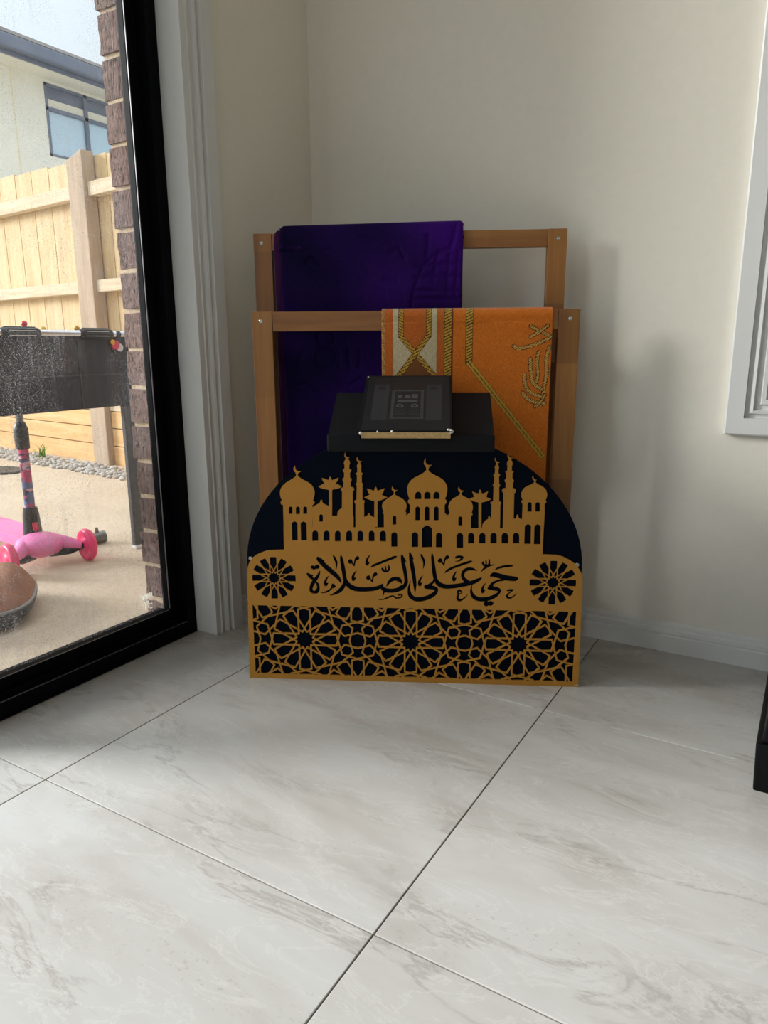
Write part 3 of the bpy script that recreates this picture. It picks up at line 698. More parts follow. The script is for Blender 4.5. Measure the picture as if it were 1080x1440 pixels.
K(K3, (640, 680, 7), (605, 650, 12), (580, 682, 10), (602, 706, 8), (640, 690, 5)); K(K3, (590, 710, 8), (575, 760, 12), (602, 800, 14), (660, 785, 10), (732, 714, 3))
shadda(K4, 302, 178); K(K4, (290, 310, 4), (332, 268, 11), (410, 225, 12), (490, 208, 5)); K(K4, (500, 285, 4), (552, 257, 12), (650, 232, 13), (756, 224, 11))
K(K4, (440, 378, 13), (482, 358, 24), (560, 376, 26), (680, 410, 28), (800, 424, 26), (832, 420, 14)); K(K4, (640, 434, 14), (540, 455, 12), (470, 490, 16), (430, 540, 20), (412, 562, 13))
K(K4, (408, 566, 16), (470, 566, 22), (548, 586, 20), (568, 612, 14), (545, 650, 16), (480, 695, 22), (380, 730, 24), (270, 735, 24), (190, 705, 22), (147, 650, 16), (136, 590, 10), (146, 530, 5))
comma(K4, 362, 482); K(K4, (342, 802, 8), (370, 804, 27), (396, 806, 9)); K(K4, (404, 800, 9), (432, 798, 28), (460, 798, 7)); K(K4, (370, 822, 12), (376, 830, 6))
K(K4, (690, 602, 9), (732, 592, 12), (785, 590, 5)); K(K4, (770, 600, 7), (702, 648, 8), (682, 690, 12), (712, 715, 11), (770, 695, 9), (832, 638, 3))
gold = np.maximum(gold, -ink)

def contours(F):
    ins = F < 0
    idx = ins[:-1, :-1]*1+ins[:-1, 1:]*2+ins[1:, 1:]*4+ins[1:, :-1]*8
    TAB = {1: [(3, 0)], 2: [(0, 1)], 3: [(3, 1)], 4: [(1, 2)], 5: [(3, 0), (1, 2)], 6: [(0, 2)], 7: [(3, 2)], 8: [(2, 3)], 9: [(2, 0)], 10: [(0, 1), (2, 3)], 11: [(2, 1)], 12: [(1, 3)], 13: [(1, 0)], 14: [(0, 3)]}
    nxt = {}; pos = {}
    def ep(j, i, e):
        (ja, ia), (jb, ib) = [((j, i), (j, i+1)), ((j, i+1), (j+1, i+1)), ((j+1, i), (j+1, i+1)), ((j, i), (j+1, i))][e]
        key = (ja, ia, 0 if ja == jb else 1)
        if key not in pos:
            a, b = F[ja, ia], F[jb, ib]; t = min(0.999, max(0.001, a/(a-b)))
            pos[key] = (gx[ia]+(gx[ib]-gx[ia])*t, gz[ja]+(gz[jb]-gz[ja])*t)
        return key
    for j, i in zip(*np.nonzero((idx > 0) & (idx < 15))):
        for a, b in TAB[int(idx[j, i])]: nxt[ep(j, i, a)] = ep(j, i, b)
    loops = []
    while nxt:
        k, v = nxt.popitem(); lp = [k]
        while v != k and v in nxt: lp.append(v); v = nxt.pop(v)
        loops.append([pos[q] for q in lp])
    return loops
def simplify(lp, tol):
    P = np.array(lp); n = len(P)
    if n < 8: return lp
    keep = np.zeros(n, bool); m = int(np.argmax(((P-P[0])**2).sum(1))); keep[[0, m]] = True
    st = [(0, m), (m, n)]
    while st:
        a, b = st.pop()
        if b-a < 2: continue
        A_, B_ = P[a], P[b % n]; d = B_-A_; L = math.hypot(*d)+1e-12; Q = P[a+1:b]
        e = np.abs((Q[:, 0]-A_[0])*d[1]-(Q[:, 1]-A_[1])*d[0])/L; k = int(e.argmax())
        if e[k] > tol: keep[a+1+k] = True; st += [(a, a+1+k), (a+1+k, b)]
    return [lp[i] for i in np.nonzero(keep)[0]]
loops = [simplify(l, 0.00013) for l in contours(gold) if len(l) > 8]
v2, e2 = [], []
for l in loops:
    o = len(v2); v2 += [Vector(p) for p in l]; e2 += [(o+i, o+(i+1) % len(l)) for i in range(len(l))]
cv, ce, cf, *_ = delaunay_2d_cdt(v2, e2, [], 1, 1e-6)
def inside(c):
    i = (c[0]-gx[0])/RES; j = (c[1]-gz[0])/RES; i0, j0 = int(i), int(j); a, b = i-i0, j-j0
    if not (0 <= i0 < len(gx)-1 and 0 <= j0 < len(gz)-1): return False
    return (gold[j0, i0]*(1-a)*(1-b)+gold[j0, i0+1]*a*(1-b)+gold[j0+1, i0]*(1-a)*b+gold[j0+1, i0+1]*a*b) < 0
keep = [f for f in cf if inside([sum(cv[i][k] for i in f)/len(f) for k in (0, 1)])]
TH = 0.0035
nv = len(cv); mb = MB()
vv = [(p[0], 0.0, p[1]) for p in cv]+[(p[0], TH, p[1]) for p in cv]
cnt = {}
for f in keep:
    for a, b in zip(f, tuple(f[1:])+(f[0],)): cnt[(a, b)] = 1
rim = [(a, b) for (a, b) in cnt if (b, a) not in cnt]
mb.add(vv, [tuple(f) for f in keep]+[tuple(i+nv for i in reversed(f)) for f in keep]+[(b, a, a+nv, b+nv) for a, b in rim])

BST = thing('book_stand', 'low arched book stand with a gold cut-out mosque skyline and Arabic lettering on navy', 'stand', BL, BRZ)
mb.build('front_panel', 'gold_panel', BST, recalc=False)['label'] = 'gold cut-out panel with mosque skyline, Arabic lettering and star lattice'
CX_, RXA, RZA, ZA = 0.3287, 0.3225, 0.257, 0.243
arc = [(CX_+RXA*math.cos(math.pi*i/48), ZA+RZA*math.sin(math.pi*i/48)) for i in range(49)]
outline = [(0.652, 0.004)]+arc+[(0.005, 0.004)]
SW = Matrix(((1, 0, 0, 0), (0, 0, 1, 0), (0, 1, 0, 0), (0, 0, 0, 1)))   # (x, y, z) -> (x, z, y)
MB().prism(outline, TH+0.0002, TH+0.0095, SW).build('backing_board', 'navy_board', BST)['label'] = 'dark navy arched backing board'
MB().prism([(0.645, 0.0012), (0.6562, 0.0012), (0.6564, 0.0062), (0.652, 0.0045)], -0.0004, 0.0006, SW).build('worn_corner', 'page_edges', BST)['label'] = 'pale chipped lower right corner'
for s_, z_ in ((0.0136, 0.2518), (0.6419, 0.2494)):
    mt = Matrix.Translation((s_, TH-0.0006, z_)) @ Matrix.Rotation(math.pi/2, 4, 'X')
    MB().lathe([(0.0, 0.0002), (0.0016, 0.0002), (0.0019, 0.0012), (0.0036, 0.0012), (0.0040, 0.0), (0.0040, -0.001)], 20, mt).build('screw', 'screw_metal', BST)
# sloping top: front lip, slanted board and two side cheeks behind the arch
TILT = math.radians(27); FZ = 0.4975; FD = -0.013; S0, S1 = 0.1735, 0.4785
lip = MB().box(S0-0.0015, S1+0.0010, FD, TH-0.0004, 0.4655, FZ, 0.003); lip.build('front_lip', 'black_board', BST)
ct, st_ = math.cos(TILT), math.sin(TILT); LEN = 0.150
def slope(d, n): return (FD+0.006+d*ct-n*st_, FZ-0.001+d*st_+n*ct)      # along the slope, off the slope -> (y, z)
mb = MB(); q = [slope(0, 0.0), slope(LEN, 0.0), slope(LEN, -0.012), slope(0.02, -0.012)]
n = len(q); vs = [(x, y, z) for x in (S0, S1) for (y, z) in q]
mb.add(vs, [tuple(range(n))[::-1], tuple(range(n, 2*n))]+[(i, (i+1) % n, n+(i+1) % n, n+i) for i in range(n)]); mb.build('sloping_top', 'black_board', BST)
for x in (0.078, 0.568):
    MB().box(x, x+0.012, 0.0135, 0.166, 0.0, 0.36, 0.001).build('side_light_block', 'navy_board', BST)  # unseen panels added behind the board to block low sunlight
MB().box(0.0905, 0.5675, 0.150, 0.162, 0.0, 0.36, 0.001).build('rear_light_block', 'navy_board', BST)  # unseen panel, added to stop light passing behind the board
for x in (S0+0.01, S1-0.022):
    q = [slope(0.03, -0.0125), slope(LEN-0.004, -0.0125), (slope(LEN-0.004, -0.0125)[0], 0.0), (0.0145, 0.0), (0.0145, slope(0.03, -0.0125)[1])]
    n = len(q); vs = [(xx, y, z) for xx in (x, x+0.012) for (y, z) in q]
    MB().add(vs, [tuple(range(n))[::-1], tuple(range(n, 2*n))]+[(i, (i+1) % n, n+(i+1) % n, n+i) for i in range(n)]).build('side_cheek', 'navy_board', BST)

# ------------------------------------------------------------------ coloured sheets
def sheet(name, mat, parent, nu, nv_, pos, colour, thick=0.0, smooth_=True):
    """grid with pos(u, v) -> (x, y, z) arrays and colour(u, v) -> (n, 3) sRGB 0-255 arrays; u, v in 0..1"""
    U, V = np.meshgrid(np.linspace(0, 1, nu), np.linspace(0, 1, nv_)); U, V = U.ravel(), V.ravel()
    X, Y, Z = pos(U, V); C_ = colour(U, V)/255.0
    C_ = np.where(C_ <= 0.04045, C_/12.92, ((C_+0.055)/1.055)**2.4)
    me = bpy.data.meshes.new(name); I = np.arange(nu*nv_).reshape(nv_, nu)
    F = np.stack([I[:-1, :-1], I[:-1, 1:], I[1:, 1:], I[1:, :-1]], -1).reshape(-1, 4)
    me.from_pydata(np.stack([X, Y, Z], 1).tolist(), [], F.tolist())
    me.polygons.foreach_set('use_smooth', [smooth_]*len(F))
    at = me.color_attributes.new('Col', 'FLOAT_COLOR', 'POINT')
    at.data.foreach_set('color', np.concatenate([C_, np.ones((len(C_), 1))], 1).astype(np.float32).ravel())
    me.materials.append(MAT[mat]); me.update(); o = link(name, me, parent)
    if thick:
        m_ = o.modifiers.new('thickness', 'SOLIDIFY'); m_.thickness = abs(thick); m_.offset = -1 if thick > 0 else 1
    return o
def strokes_dist(X, Y, lines_):
    d = np.full(X.shape, 1e3)
    for pts in lines_:
        for a, b in zip(pts, pts[1:]): d = np.minimum(d, seg_dist(X, Y, a, b)[0])
    return d

# book resting on the slope
BK = thing('holy_book', 'dark hardcover book with faint grey print and worn white corners on the sloping stand', 'book', BL, BRZ)
def bk(x, d, n_): y, z = slope(d, n_); return (x, y, z)
B0, B1, BD0, BD1, BT = 0.2335, 0.4020, -0.018, 0.182, 0.020
def slab(x0, x1, d0, d1, n0, n1, mat, name, b=0.0):
    m_ = MB().box(x0, x1, d0, d1, n0, n1, b); m_.v = [bk(*p) for p in m_.v]; return m_.build(name, mat, BK)
slab(B0+0.003, B1-0.003, BD0+0.002, BD1-0.003, 0.0025, BT-0.0022, 'page_edges', 'page_block')
slab(B0, B1, BD0-0.001, BD1, 0.0003, 0.0024, 'black_board', 'back_cover', 0.0007)
slab(B0, B1, BD0-0.001, BD1, BT-0.0022, BT, 'black_board', 'front_cover', 0.0007)
slab(B0-0.0015, B0+0.001, BD0-0.001, BD1, 0.0003, BT, 'black_board', 'spine', 0.0008)
def cover_col(u, v):
    c = np.zeros((len(u), 3)); c[:] = (27, 27, 29)
    X, Y = u*100, (1-v)*100     # X right, Y down from the far edge
    def rect(x0, x1, y0, y1): return (X > x0) & (X < x1) & (Y > y0) & (Y < y1)
    n = (np.sin(X*3.1)*np.sin(Y*3.7)+np.sin(X*7.3+Y*5.1))*4
    for y0, y1, k in ((3, 6, 34), (8, 10, 33), (12, 14, 34)): c[rect(6, 94, y0, y1)] = (k, k-2, k-4)
    c[rect(30, 70, 16, 27)] = (35, 30, 28)
    for r in (rect(9, 27, 17, 83), rect(72, 90, 17, 83)): c[r] = (46, 46, 48); c[r] += n[r, None]*0.7
    for cx, cy in ((18, 24), (81, 24)): c[((X-cx)/4.5)**2+((Y-cy)/3.5)**2 < 1] = (30, 30, 32)
    fr = rect(31, 69, 27, 80) & ~rect(34, 66, 30, 78); c[fr] = (50, 50, 51)
    dot = fr & ((np.floor(Y/2.2)+np.floor(X/1.6)) % 2 == 0); c[dot] = (66, 66, 66)
    c[rect(34, 66, 30, 78)] = (31, 31, 33)
    for x0, x1, y0, y1 in ((38, 44, 37, 43), (46, 53, 37, 43), (55, 62, 35, 43), (38, 62, 46, 51)): c[rect(x0, x1, y0, y1)] = (72, 72, 72)
    for cx in (41.5, 58.5):
        q = np.hypot((X-cx)/4.2, (Y-57)/3.4); c[(q < 1) & (q > 0.5)] = (78, 78, 77)
    for y0 in (63, 67, 71): c[(rect(36, 48, y0, y0+1.3)) | rect(53, 64, y0, y0+1.3)] = (50, 50, 50)
    return np.clip(c, 0, 255)
cs = sheet('cover_print', 'book_cover', BK, 110, 130, lambda u, v: (B0+0.004+u*(B1-B0-0.008), *[np.array(k) for k in slope(BD0+0.002+v*(BD1-BD0-0.006), BT+0.00035)]), cover_col)
cs['label'] = 'faint grey printed pattern on the dark cover'
def chip(x, d, n_, r, seed):
    rr = random.Random(seed); bm = bmesh.new(); bmesh.ops.create_icosphere(bm, subdivisions=2, radius=r)
    for v in bm.verts: v.co *= rr.uniform(0.75, 1.2)
    m_ = MB().bm(bm); o_ = bk(x, d, n_); m_.v = [(p[0]+o_[0], p[1]+o_[1], p[2]+o_[2]) for p in m_.v]; m_.build('worn_patch', 'worn_card', BK)['label'] = 'white worn patch of the cover edge'
for k, (x, d, n_, r) in enumerate(((B0+0.003, BD0, BT-0.004, 0.0034), (B1-0.003, BD0+0.003, BT-0.003, 0.0046), (B1-0.007, BD0+0.004, BT-0.001, 0.003), (B0+0.034, BD0, BT-0.0015, 0.0021), (B0+0.060, BD0, BT-0.0012, 0.0024), (B0+0.002, BD1-0.006, BT, 0.0016))): chip(x, d, n_, r, k)

# ------------------------------------------------------------------ two-tier timber rack
RK = thing('mat_rack', 'two-tier acacia timber rack with two stepped frames standing in the corner', 'rack', BL, BRZ)
def frame(d, x0, x1, zt, pw, rh, th=0.022, dx=0.0):
    for a in (x0, x1-pw):
        MB().box(a, a+pw, d, d+th, 0.0, zt, 0.0012).build('post', 'acacia_vertical', RK)
    MB().box(x0+pw+0.0004, x1-pw-0.0004, d+0.001, d+th-0.001, zt-rh, zt-0.0005, 0.0012).build('top_rail', 'acacia_horizontal', RK)
    MB().box(x0+pw+0.0004, x1-pw-0.0004, d+0.001, d+th-0.001, 0.06, 0.06+rh, 0.0012).build('lower_rail', 'acacia_horizontal', RK)
    for x in (x0+pw*0.45, x1-pw*0.45):
        mt = Matrix.Translation((x, d-0.0004, zt-0.019)) @ Matrix.Rotation(math.pi/2, 4, 'X')
        MB().lathe([(0, -0.0002), (0.0009, -0.0002), (0.0012, 0.0005), (0.0036, 0.0004), (0.0040, -0.0006)], 16, mt).build('screw', 'screw_metal', RK)
FX0, FX1, FZT = -0.009, 0.657, 0.7255
frame(0.185, FX0, FX1, FZT, 0.0425, 0.0395)
frame(0.250, -0.0145, 0.6345, 0.8860, 0.0385, 0.0345)
for x in (0.003, 0.605):
    for z in (0.10, 0.62): MB().box(x, x+0.022, 0.2073, 0.2497, z, z+0.035, 0.001).build('side_rail', 'acacia_horizontal', RK)

# orange prayer mat on the front rail
OX0_, OX1_, OZT, OZB, OD = 0.260, 0.602, 0.7295, 0.335, 0.1785
FRONTL = OZT-OZB
def drape(t, zt, d0, d1, zb, back):    # t: metres along from the front hem up, over and down behind
    r = (d1-d0)/2; zc = zt-r; Lf = zc-zb; La = math.pi*r
    a = np.clip((t-Lf)/La, 0, 1)*math.pi
    y = np.where(t < Lf, d0, np.where(t < Lf+La, d0+r-r*np.cos(a), d1)); z = np.where(t < Lf, zb+t, np.where(t < Lf+La, zc+r*np.sin(a), zc-(t-Lf-La)))
    return y, z
def rug_pos(u, v):
    tt = v*(FRONTL+0.30); y, z = drape(tt, OZT, OD, 0.2135, OZB, 0)
    y = y+np.where(z < 0.70, 0.0015*np.sin(u*9+z*14), 0)
    return OX0_+u*(OX1_-OX0_), y, z
def hatch(X, Y, per, sl): return ((X*sl+Y) % per) < per*0.62
def rug_col(u, v):
    tt = v*(FRONTL+0.30); d_top = FRONTL-tt
    X = 55+u*835; Y = 45+d_top*2510        # drawing units of the rug pattern, y down from the rail
    rs = np.random.RandomState(3); n = rs.rand(len(u), 1)
    c = np.zeros((len(u), 3)); c[:] = (214, 114, 22); c += (n-0.5)*22
    c[X < 405] = (190, 98, 28); c[X < 405] += ((n-0.5)*20)[X < 405]
    seam = (np.abs(X-405) < 4) | (np.abs(X-64) < 0); c[seam] = (110, 52, 16)
    cream = ((X > 112) & (X < 328)); YY = np.clip(Y, 45, 480)
    # orange wedge between the crossing ropes
    k = np.where(YY < 185, 0, (YY-185)*0.80); wedge = (X > 162+k) & (X < 278-k); cream &= ~wedge
    k2 = (YY-262)*0.80; low = (YY > 262) & (X > 226-k2) & (X < 234+k2); cream &= ~low
    c[cream] = (196, 182, 146); c[cream] += ((n-0.5)*26)[cream]; c[low & (X > 112) & (X < 328)] = (120, 74, 30)
    Yel, Dk = np.array((206, 160, 54)), np.array((58, 36, 12))
    def rope(lines_, hw, per=13, sl=0.55, edge=3.0):
        d = strokes_dist(X, Y, lines_); m_ = d < hw
        c[m_] = np.where(hatch(X, Y, per, sl)[m_, None], Yel, Dk); e = (d >= hw) & (d < hw+edge); c[e] = (84, 50, 16)
    rope([[(151, 30), (151, 185), (290, 350), (400, 480)]], 10.5, 14, -0.55); rope([[(289, 30), (289, 180), (165, 350), (60, 480)]], 11, 14, 0.55)
    rope([[(383, 30), (383, 1000)]], 16, 15, 0.5)
    rope([[(488, 30), (488, 312)]], 16, 15, 0.5)
    for o_ in (-8, 8): 
        d = strokes_dist(X, Y, [[(488+o_*0.75, 316-o_*0.6), (872+o_*0.75, 800-o_*0.6)]]); c[d < 5.6] = Yel; c[(d >= 5.6) & (d < 7.6)] = Dk
    def emb(pts, hw=9):
        d = strokes_dist(X, Y, [spline(pts, 4)]); hw *= 0.9; m_ = d < hw; c[m_] = np.where((((X*0.9+Y) % 12) < 8.4)[m_, None], (222, 176, 84), (70, 40, 12)); c[(d >= hw) & (d < hw+3.4)] = (84, 42, 12)
    emb([(784, 138), (830, 162), (885, 188)], 7); emb([(868, 136), (830, 165), (786, 190)], 7)
    emb([(706, 236), (722, 246), (765, 242), (830, 220), (890, 190)], 8)
    emb([(880, 240), (866, 300), (872, 360), (862, 440), (852, 530)], 8); emb([(828, 266), (822, 320), (830, 380), (818, 428)], 7)
    emb([(790, 300), (794, 360), (808, 420), (852, 452)], 8); emb([(764, 378), (770, 430), (800, 470), (846, 486)], 8)
    emb([(760, 470), (784, 500), (826, 520), (866, 520)], 9); emb([(822, 540), (845, 520), (868, 480)], 6)
    fr = X < 70; c[fr] = np.where(hatch(X, Y, 9, 0.2)[fr, None], (200, 150, 84), (120, 66, 24))
    return np.clip(c, 0, 255)
RUG = sheet('woven_mat', 'woven_rug', None, 300, 420, rug_pos, rug_col, 0.0032)
RUG.location = BL; RUG.rotation_euler = (0, 0, BRZ)
RUG['label'] = 'orange and cream woven prayer mat with gold rope stripes hanging over the front rail'; RUG['category'] = 'prayer mat'

# purple plush mat, folded, on the rear rail
def vel_pos(x0, x1, zt, d0, d1, zb, emb):
    Lf = zt-zb
    def f(u, v):
        tt = v*(Lf+0.33); y, z = drape(tt, zt, d0, d1, zb, 0); x = x0+u*(x1-x0)
        e = np.minimum(x-x0, x1-x); r = 0.008; cur = np.where(e < r, r-np.sqrt(np.maximum(r*r-(r-e)**2, 0)), 0)
        front = tt < Lf
        y = y+np.where(front, cur*0.8, 0); z = z-np.where(tt > Lf-0.03, cur*0.7, 0)-0.004*np.clip(1-(x-x0)/0.35, 0, 1)*(tt > Lf-0.05)
        if emb:
            X = (x-0.045)/(0.4222-0.045)*955+65; Y = 40+(zt-z)*2580
            curves = [[(755, 490), (775, 380), (810, 290), (860, 230), (960, 180), (990, 60)], [(835, 225), (842, 120)], [(870, 340), (885, 240), (900, 200)], [(940, 420), (952, 220)], [(985, 420), (1000, 200)],
                      [(780, 270), (1020, 262)], [(780, 330), (1020, 326)], [(770, 400), (1020, 400)], [(765, 440), (1020, 440)], [(640, 200), (690, 180), (720, 230)], [(610, 330), (680, 350)], [(200, 250), (240, 220), (280, 260)]]
            curves += [[(300+45*math.cos(a), 640+45*math.sin(a)) for a in np.linspace(0, 6.28, 12)], [(300+55*math.cos(a), 745+50*math.sin(a)) for a in np.linspace(0, 6.28, 12)], [(365, 700), (365, 800)], [(420, 700), (416, 750), (425, 800)], [(478, 700), (482, 750), (474, 800)],
                       [(180, 700), (150, 760), (120, 830)], [(110, 900), (200, 880), (260, 930)], [(330, 860), (420, 900), (480, 860)]]
            m_ = front & (Y > 50); h = np.zeros_like(x); h[m_] = np.exp(-(strokes_dist(X[m_], Y[m_], curves)/9.0)**2)
            y = y+h*0.0032+0.0022*np.sin(x*31+z*17)*np.sin(z*26)*front
        return x, y, z
    return f
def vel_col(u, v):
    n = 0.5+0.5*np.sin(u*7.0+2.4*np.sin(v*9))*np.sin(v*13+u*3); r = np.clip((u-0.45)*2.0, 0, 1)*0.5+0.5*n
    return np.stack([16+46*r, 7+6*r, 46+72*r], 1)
PM = thing('plush_mat', 'folded dark purple plush prayer mat with embossed pattern hanging over the rear rail', 'prayer mat', BL, BRZ)
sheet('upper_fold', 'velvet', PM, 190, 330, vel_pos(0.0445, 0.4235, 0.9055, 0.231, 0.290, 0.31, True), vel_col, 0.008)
sheet('under_fold', 'velvet', PM, 60, 120, vel_pos(0.0296, 0.4150, 0.8968, 0.2405, 0.2805, 0.30, False), lambda u, v: np.tile((60, 22, 60), (len(u), 1)).astype(float), 0.006)['label'] = 'wine-coloured bound edge of the lower fold'

# ------------------------------------------------------------------ black furniture foot at the right edge
CB = thing('black_cabinet', 'glossy black cabinet corner with a stepped plinth at the right edge', 'cabinet', (-0.018, 1.11, 0))
def taper(name, x0, x1, y0, y1, z0, z1, dx, mat='black_lacquer'):
    m_ = MB().box(x0, x1, y0, y1, z0, z1, 0.003)
    m_.v = [(p[0]+dx*(p[2]-z0)/(z1-z0) if p[0] < (x0+x1)/2 else p[0], p[1], p[2]) for p in m_.v]; return m_.build(name, mat, CB)
taper('plinth', 0.0, 0.62, 0.0, 0.44, 0.0, 0.078, -0.003)
taper('body', 0.004, 0.616, 0.004, 0.436, 0.0785, 0.78, 0.075)  # out of view the body is made tall to block light from the right
MB().box(0.07, 0.63, -0.004, 0.444, 0.7805, 0.80, 0.003).build('top', 'black_lacquer', CB)

# ------------------------------------------------------------------ outside
GZ = -0.06
struct(MB().box(-9, -1.25, -6, 7, GZ-0.1, GZ).build('patio_ground', 'concrete'), 'pale rough concrete patio outside the door')
# fence
FT = Vector((0.994, -0.1093, 0)); FN = Vector((0.1093, 0.994, 0)); FB = Vector((-4.443, 3.044, GZ)); FRZ = math.atan2(FT.y, FT.x)
FE = thing('paling_fence', 'tall pale timber paling fence with rails, posts and plinth boards behind the patio', 'fence', FB, FRZ)
x = -5.2; k = 0; PW = 0.208
while x < 3.0:
    w = PW*random.uniform(0.97, 1.03); zt = 1.80-0.006*max(x, -2.5)+random.uniform(-0.012, 0.012)
    MB().box(x+0.003, x+w-0.004, 0.052, 0.068, 0.30, zt, 0.002).build('paling', 'pine_paling', FE)
    x += w; k += 1
POSTS = (-4.24, -1.80, 0.640, 2.75)
for px_ in POSTS:
    m_ = MB().box(px_-0.082, px_+0.082, -0.035, 0.045, 0.0, 1.79, 0.006)
    for i, p in enumerate(m_.v):
        if p[2] > 1.7: m_.v[i] = (p[0], p[1], p[2]+(p[0]-px_)*0.25)
    m_.build('post', 'weathered_post', FE)
for a, b in zip((-5.2,)+POSTS, POSTS+(3.0,)):
    x0, x1 = a+0.084, b-0.084
    if x1-x0 < 0.2: continue
    for z0, h_ in ((1.565, 0.075), (1.035, 0.068)): MB().box(x0, x1, -0.012, 0.045, z0, z0+h_, 0.004).build('rail', 'pine_rail', FE)
    MB().box(x0, x1, 0.0, 0.045, 0.335, 0.40, 0.004).build('rail', 'pine_rail', FE)
    for z0, z1 in ((0.0, 0.115), (0.12, 0.225), (0.23, 0.33)): MB().box(x0, x1, 0.006, 0.044, z0, z1, 0.004).build('plinth_board', 'pine_plinth', FE)
# pebble strip
rr = random.Random(5); pm = MB()
for i in range(1500):
    x = rr.uniform(-2.3, 2.2); y = rr.uniform(-0.29, -0.062); r = rr.uniform(0.008, 0.019)
    bm = bmesh.new(); bmesh.ops.create_icosphere(bm, subdivisions=1, radius=r)
    mt = Matrix.Translation((x, y, r*0.45)) @ Matrix.Rotation(rr.uniform(0, 6), 4, 'Z') @ Matrix.Diagonal((1.2, 0.9, 0.65, 1))
    pm.bm(bm, mt, True)
pb = pm.build('pebble_strip', 'pebble', None); pb.location = FB; pb.rotation_euler = (0, 0, FRZ); pb['kind'] = 'stuff'
pb['label'] = 'strip of grey pebbles along the foot of the fence'; pb['category'] = 'pebbles'
gm = MB()
for i in range(26):
    a = rr.uniform(0, 6.28); l = rr.uniform(0.05, 0.14); b = rr.uniform(0.2, 0.9); w = 0.004
    p0 = Vector((rr.uniform(-0.02, 0.02), rr.uniform(-0.02, 0.02), 0)); d = Vector((math.cos(a)*b, math.sin(a)*b, 1)).normalized(); s_ = Vector((-math.sin(a), math.cos(a), 0))*w
    p1 = p0+d*l*0.6; p2 = p0+d*l+Vector((math.cos(a), math.sin(a), -0.4))*l*0.25
    gm.add([p0-s_, p0+s_, p1+s_*0.7, p1-s_*0.7, p2], [(0, 1, 2, 3), (3, 2, 4)])
gw = gm.build('weed_tuft', 'weed_green', None, recalc=False); gw.location = FB+FT*0.06-FN*0.12+Vector((0, 0, 0.004)); gw['label'] = 'small green weed growing in the pebbles by the fence'; gw['category'] = 'plant'

# neighbouring house
XH = -10.0
HS = thing('neighbour_house', 'cream rendered upper storey of a house with grey gutter beyond the fence', 'house', (XH, 7.0, GZ))
HWY0, HWY1, HWZ0, HWZ1 = 0.335, 2.4, 3.39-GZ, 4.36-GZ          # window in local coordinates (y, z)
m_ = MB(); m_.box(-4, 0, -4, HWY0, 0, 4.40-GZ); m_.box(-4, 0, HWY1, 6, 0, 4.40-GZ); m_.box(-4, 0, HWY0, HWY1, 0, HWZ0); m_.box(-4, 0, HWY0, HWY1, HWZ1, 4.40-GZ)
m_.build('rendered_wall', 'house_render', HS)
MB().box(-4, 0.40, -4.3, 6.3, 4.40-GZ, 4.43-GZ).build('soffit', 'soffit', HS)
g_ = MB(); g_.box(0.40, 0.44, -4.3, 6.3, 4.39-GZ, 4.62-GZ); g_.box(0.44, 0.56, -4.3, 6.3, 4.44-GZ, 4.60-GZ, 0.02); g_.build('gutter', 'gutter_grey', HS)
rm = MB()
for k in range(26):
    y0 = -4.3+k*0.41; rm.add([(0.52, y0, 4.62-GZ), (0.52, y0+0.40, 4.62-GZ), (-4, y0+0.40, 6.0-GZ), (-4, y0, 6.0-GZ), (0.52, y0, 4.66-GZ), (0.52, y0+0.40, 4.66-GZ), (-4, y0+0.40, 6.05-GZ), (-4, y0, 6.05-GZ)],
                             [(0, 1, 2, 3), (4, 5, 6, 7), (0, 1, 5, 4), (0, 3, 7, 4), (1, 2, 6, 5)])
rm.build('roof', 'roof_tile', HS)
wf = MB()
HM = 1.02
for a in ((HWY0, HWY0+0.04), (HM-0.03, HM+0.03), (HWY1-0.04, HWY1)): wf.box(-0.06, 0.01, a[0], a[1], HWZ0, HWZ1)
for a in ((HWZ0, HWZ0+0.03), (HWZ1-0.04, HWZ1), (HWZ1-0.36, HWZ1-0.31)): wf.box(-0.06, 0.01, HWY0, HWY1, a[0], a[1])
wfo = wf.build('window', 'gutter_grey', HS)
for a, b in ((HWY0+0.04, HM-0.03), (HM+0.03, HWY1-0.04)):
    MB().box(-0.04, -0.03, a, b, HWZ0+0.03, HWZ1-0.36).build('pane', 'house_glass', wfo)
    MB().box(-0.04, -0.03, a, b, HWZ1-0.31, HWZ1-0.04).build('upper_pane', 'gutter_grey', wfo)  # flat grey stands in for the eave reflected in this pane
    MB().box(-0.03, -0.02, a, b, HWZ1-0.31, HWZ1-0.20).build('blind', 'soffit', wfo)
cl = MB().tube([(0.012, -0.62+0.16*math.cos(a), 3.85-GZ+0.22*math.sin(a)) for a in np.linspace(-1.6, 1.9, 16)], 0.008, 6); cl.build('cable_loop', 'rubber', HS)
MB().box(0.0, 0.02, -0.17, -0.15, 0, 4.40-GZ).build('control_joint', 'soffit', HS)

# games table
TB = thing('games_table', 'black foosball games table with chrome rail and ribbed grips seen through the glass', 'games table', (-2.065, 1.706, GZ))
TZ0, TZ1, TY0, TDX = 0.458-GZ, 0.708-GZ, -1.30, -0.150
MB().box(-0.022, 0.0, TY0, 0.055, TZ0, TZ1, 0.004).build('apron_panel', 'panel_black', TB)
m_ = MB(); m_.box(TDX, TDX+0.018, TY0, 0.0, TZ0, TZ1); m_.box(TDX+0.018, -0.022, -0.018, 0.0, TZ0, TZ1); m_.box(TDX+0.018, -0.022, TY0, TY0+0.018, TZ0, TZ1); m_.build('cabinet', 'panel_black', TB)
MB().box(TDX+0.018, -0.022, TY0+0.018, -0.018, TZ0, TZ0+0.02).build('playing_field', 'plastic_black', TB)
MB().box(0.0, 0.0015, TY0+0.01, -0.005, 0.566-GZ, 0.569-GZ).build('panel_seam', 'leg_grey', TB)
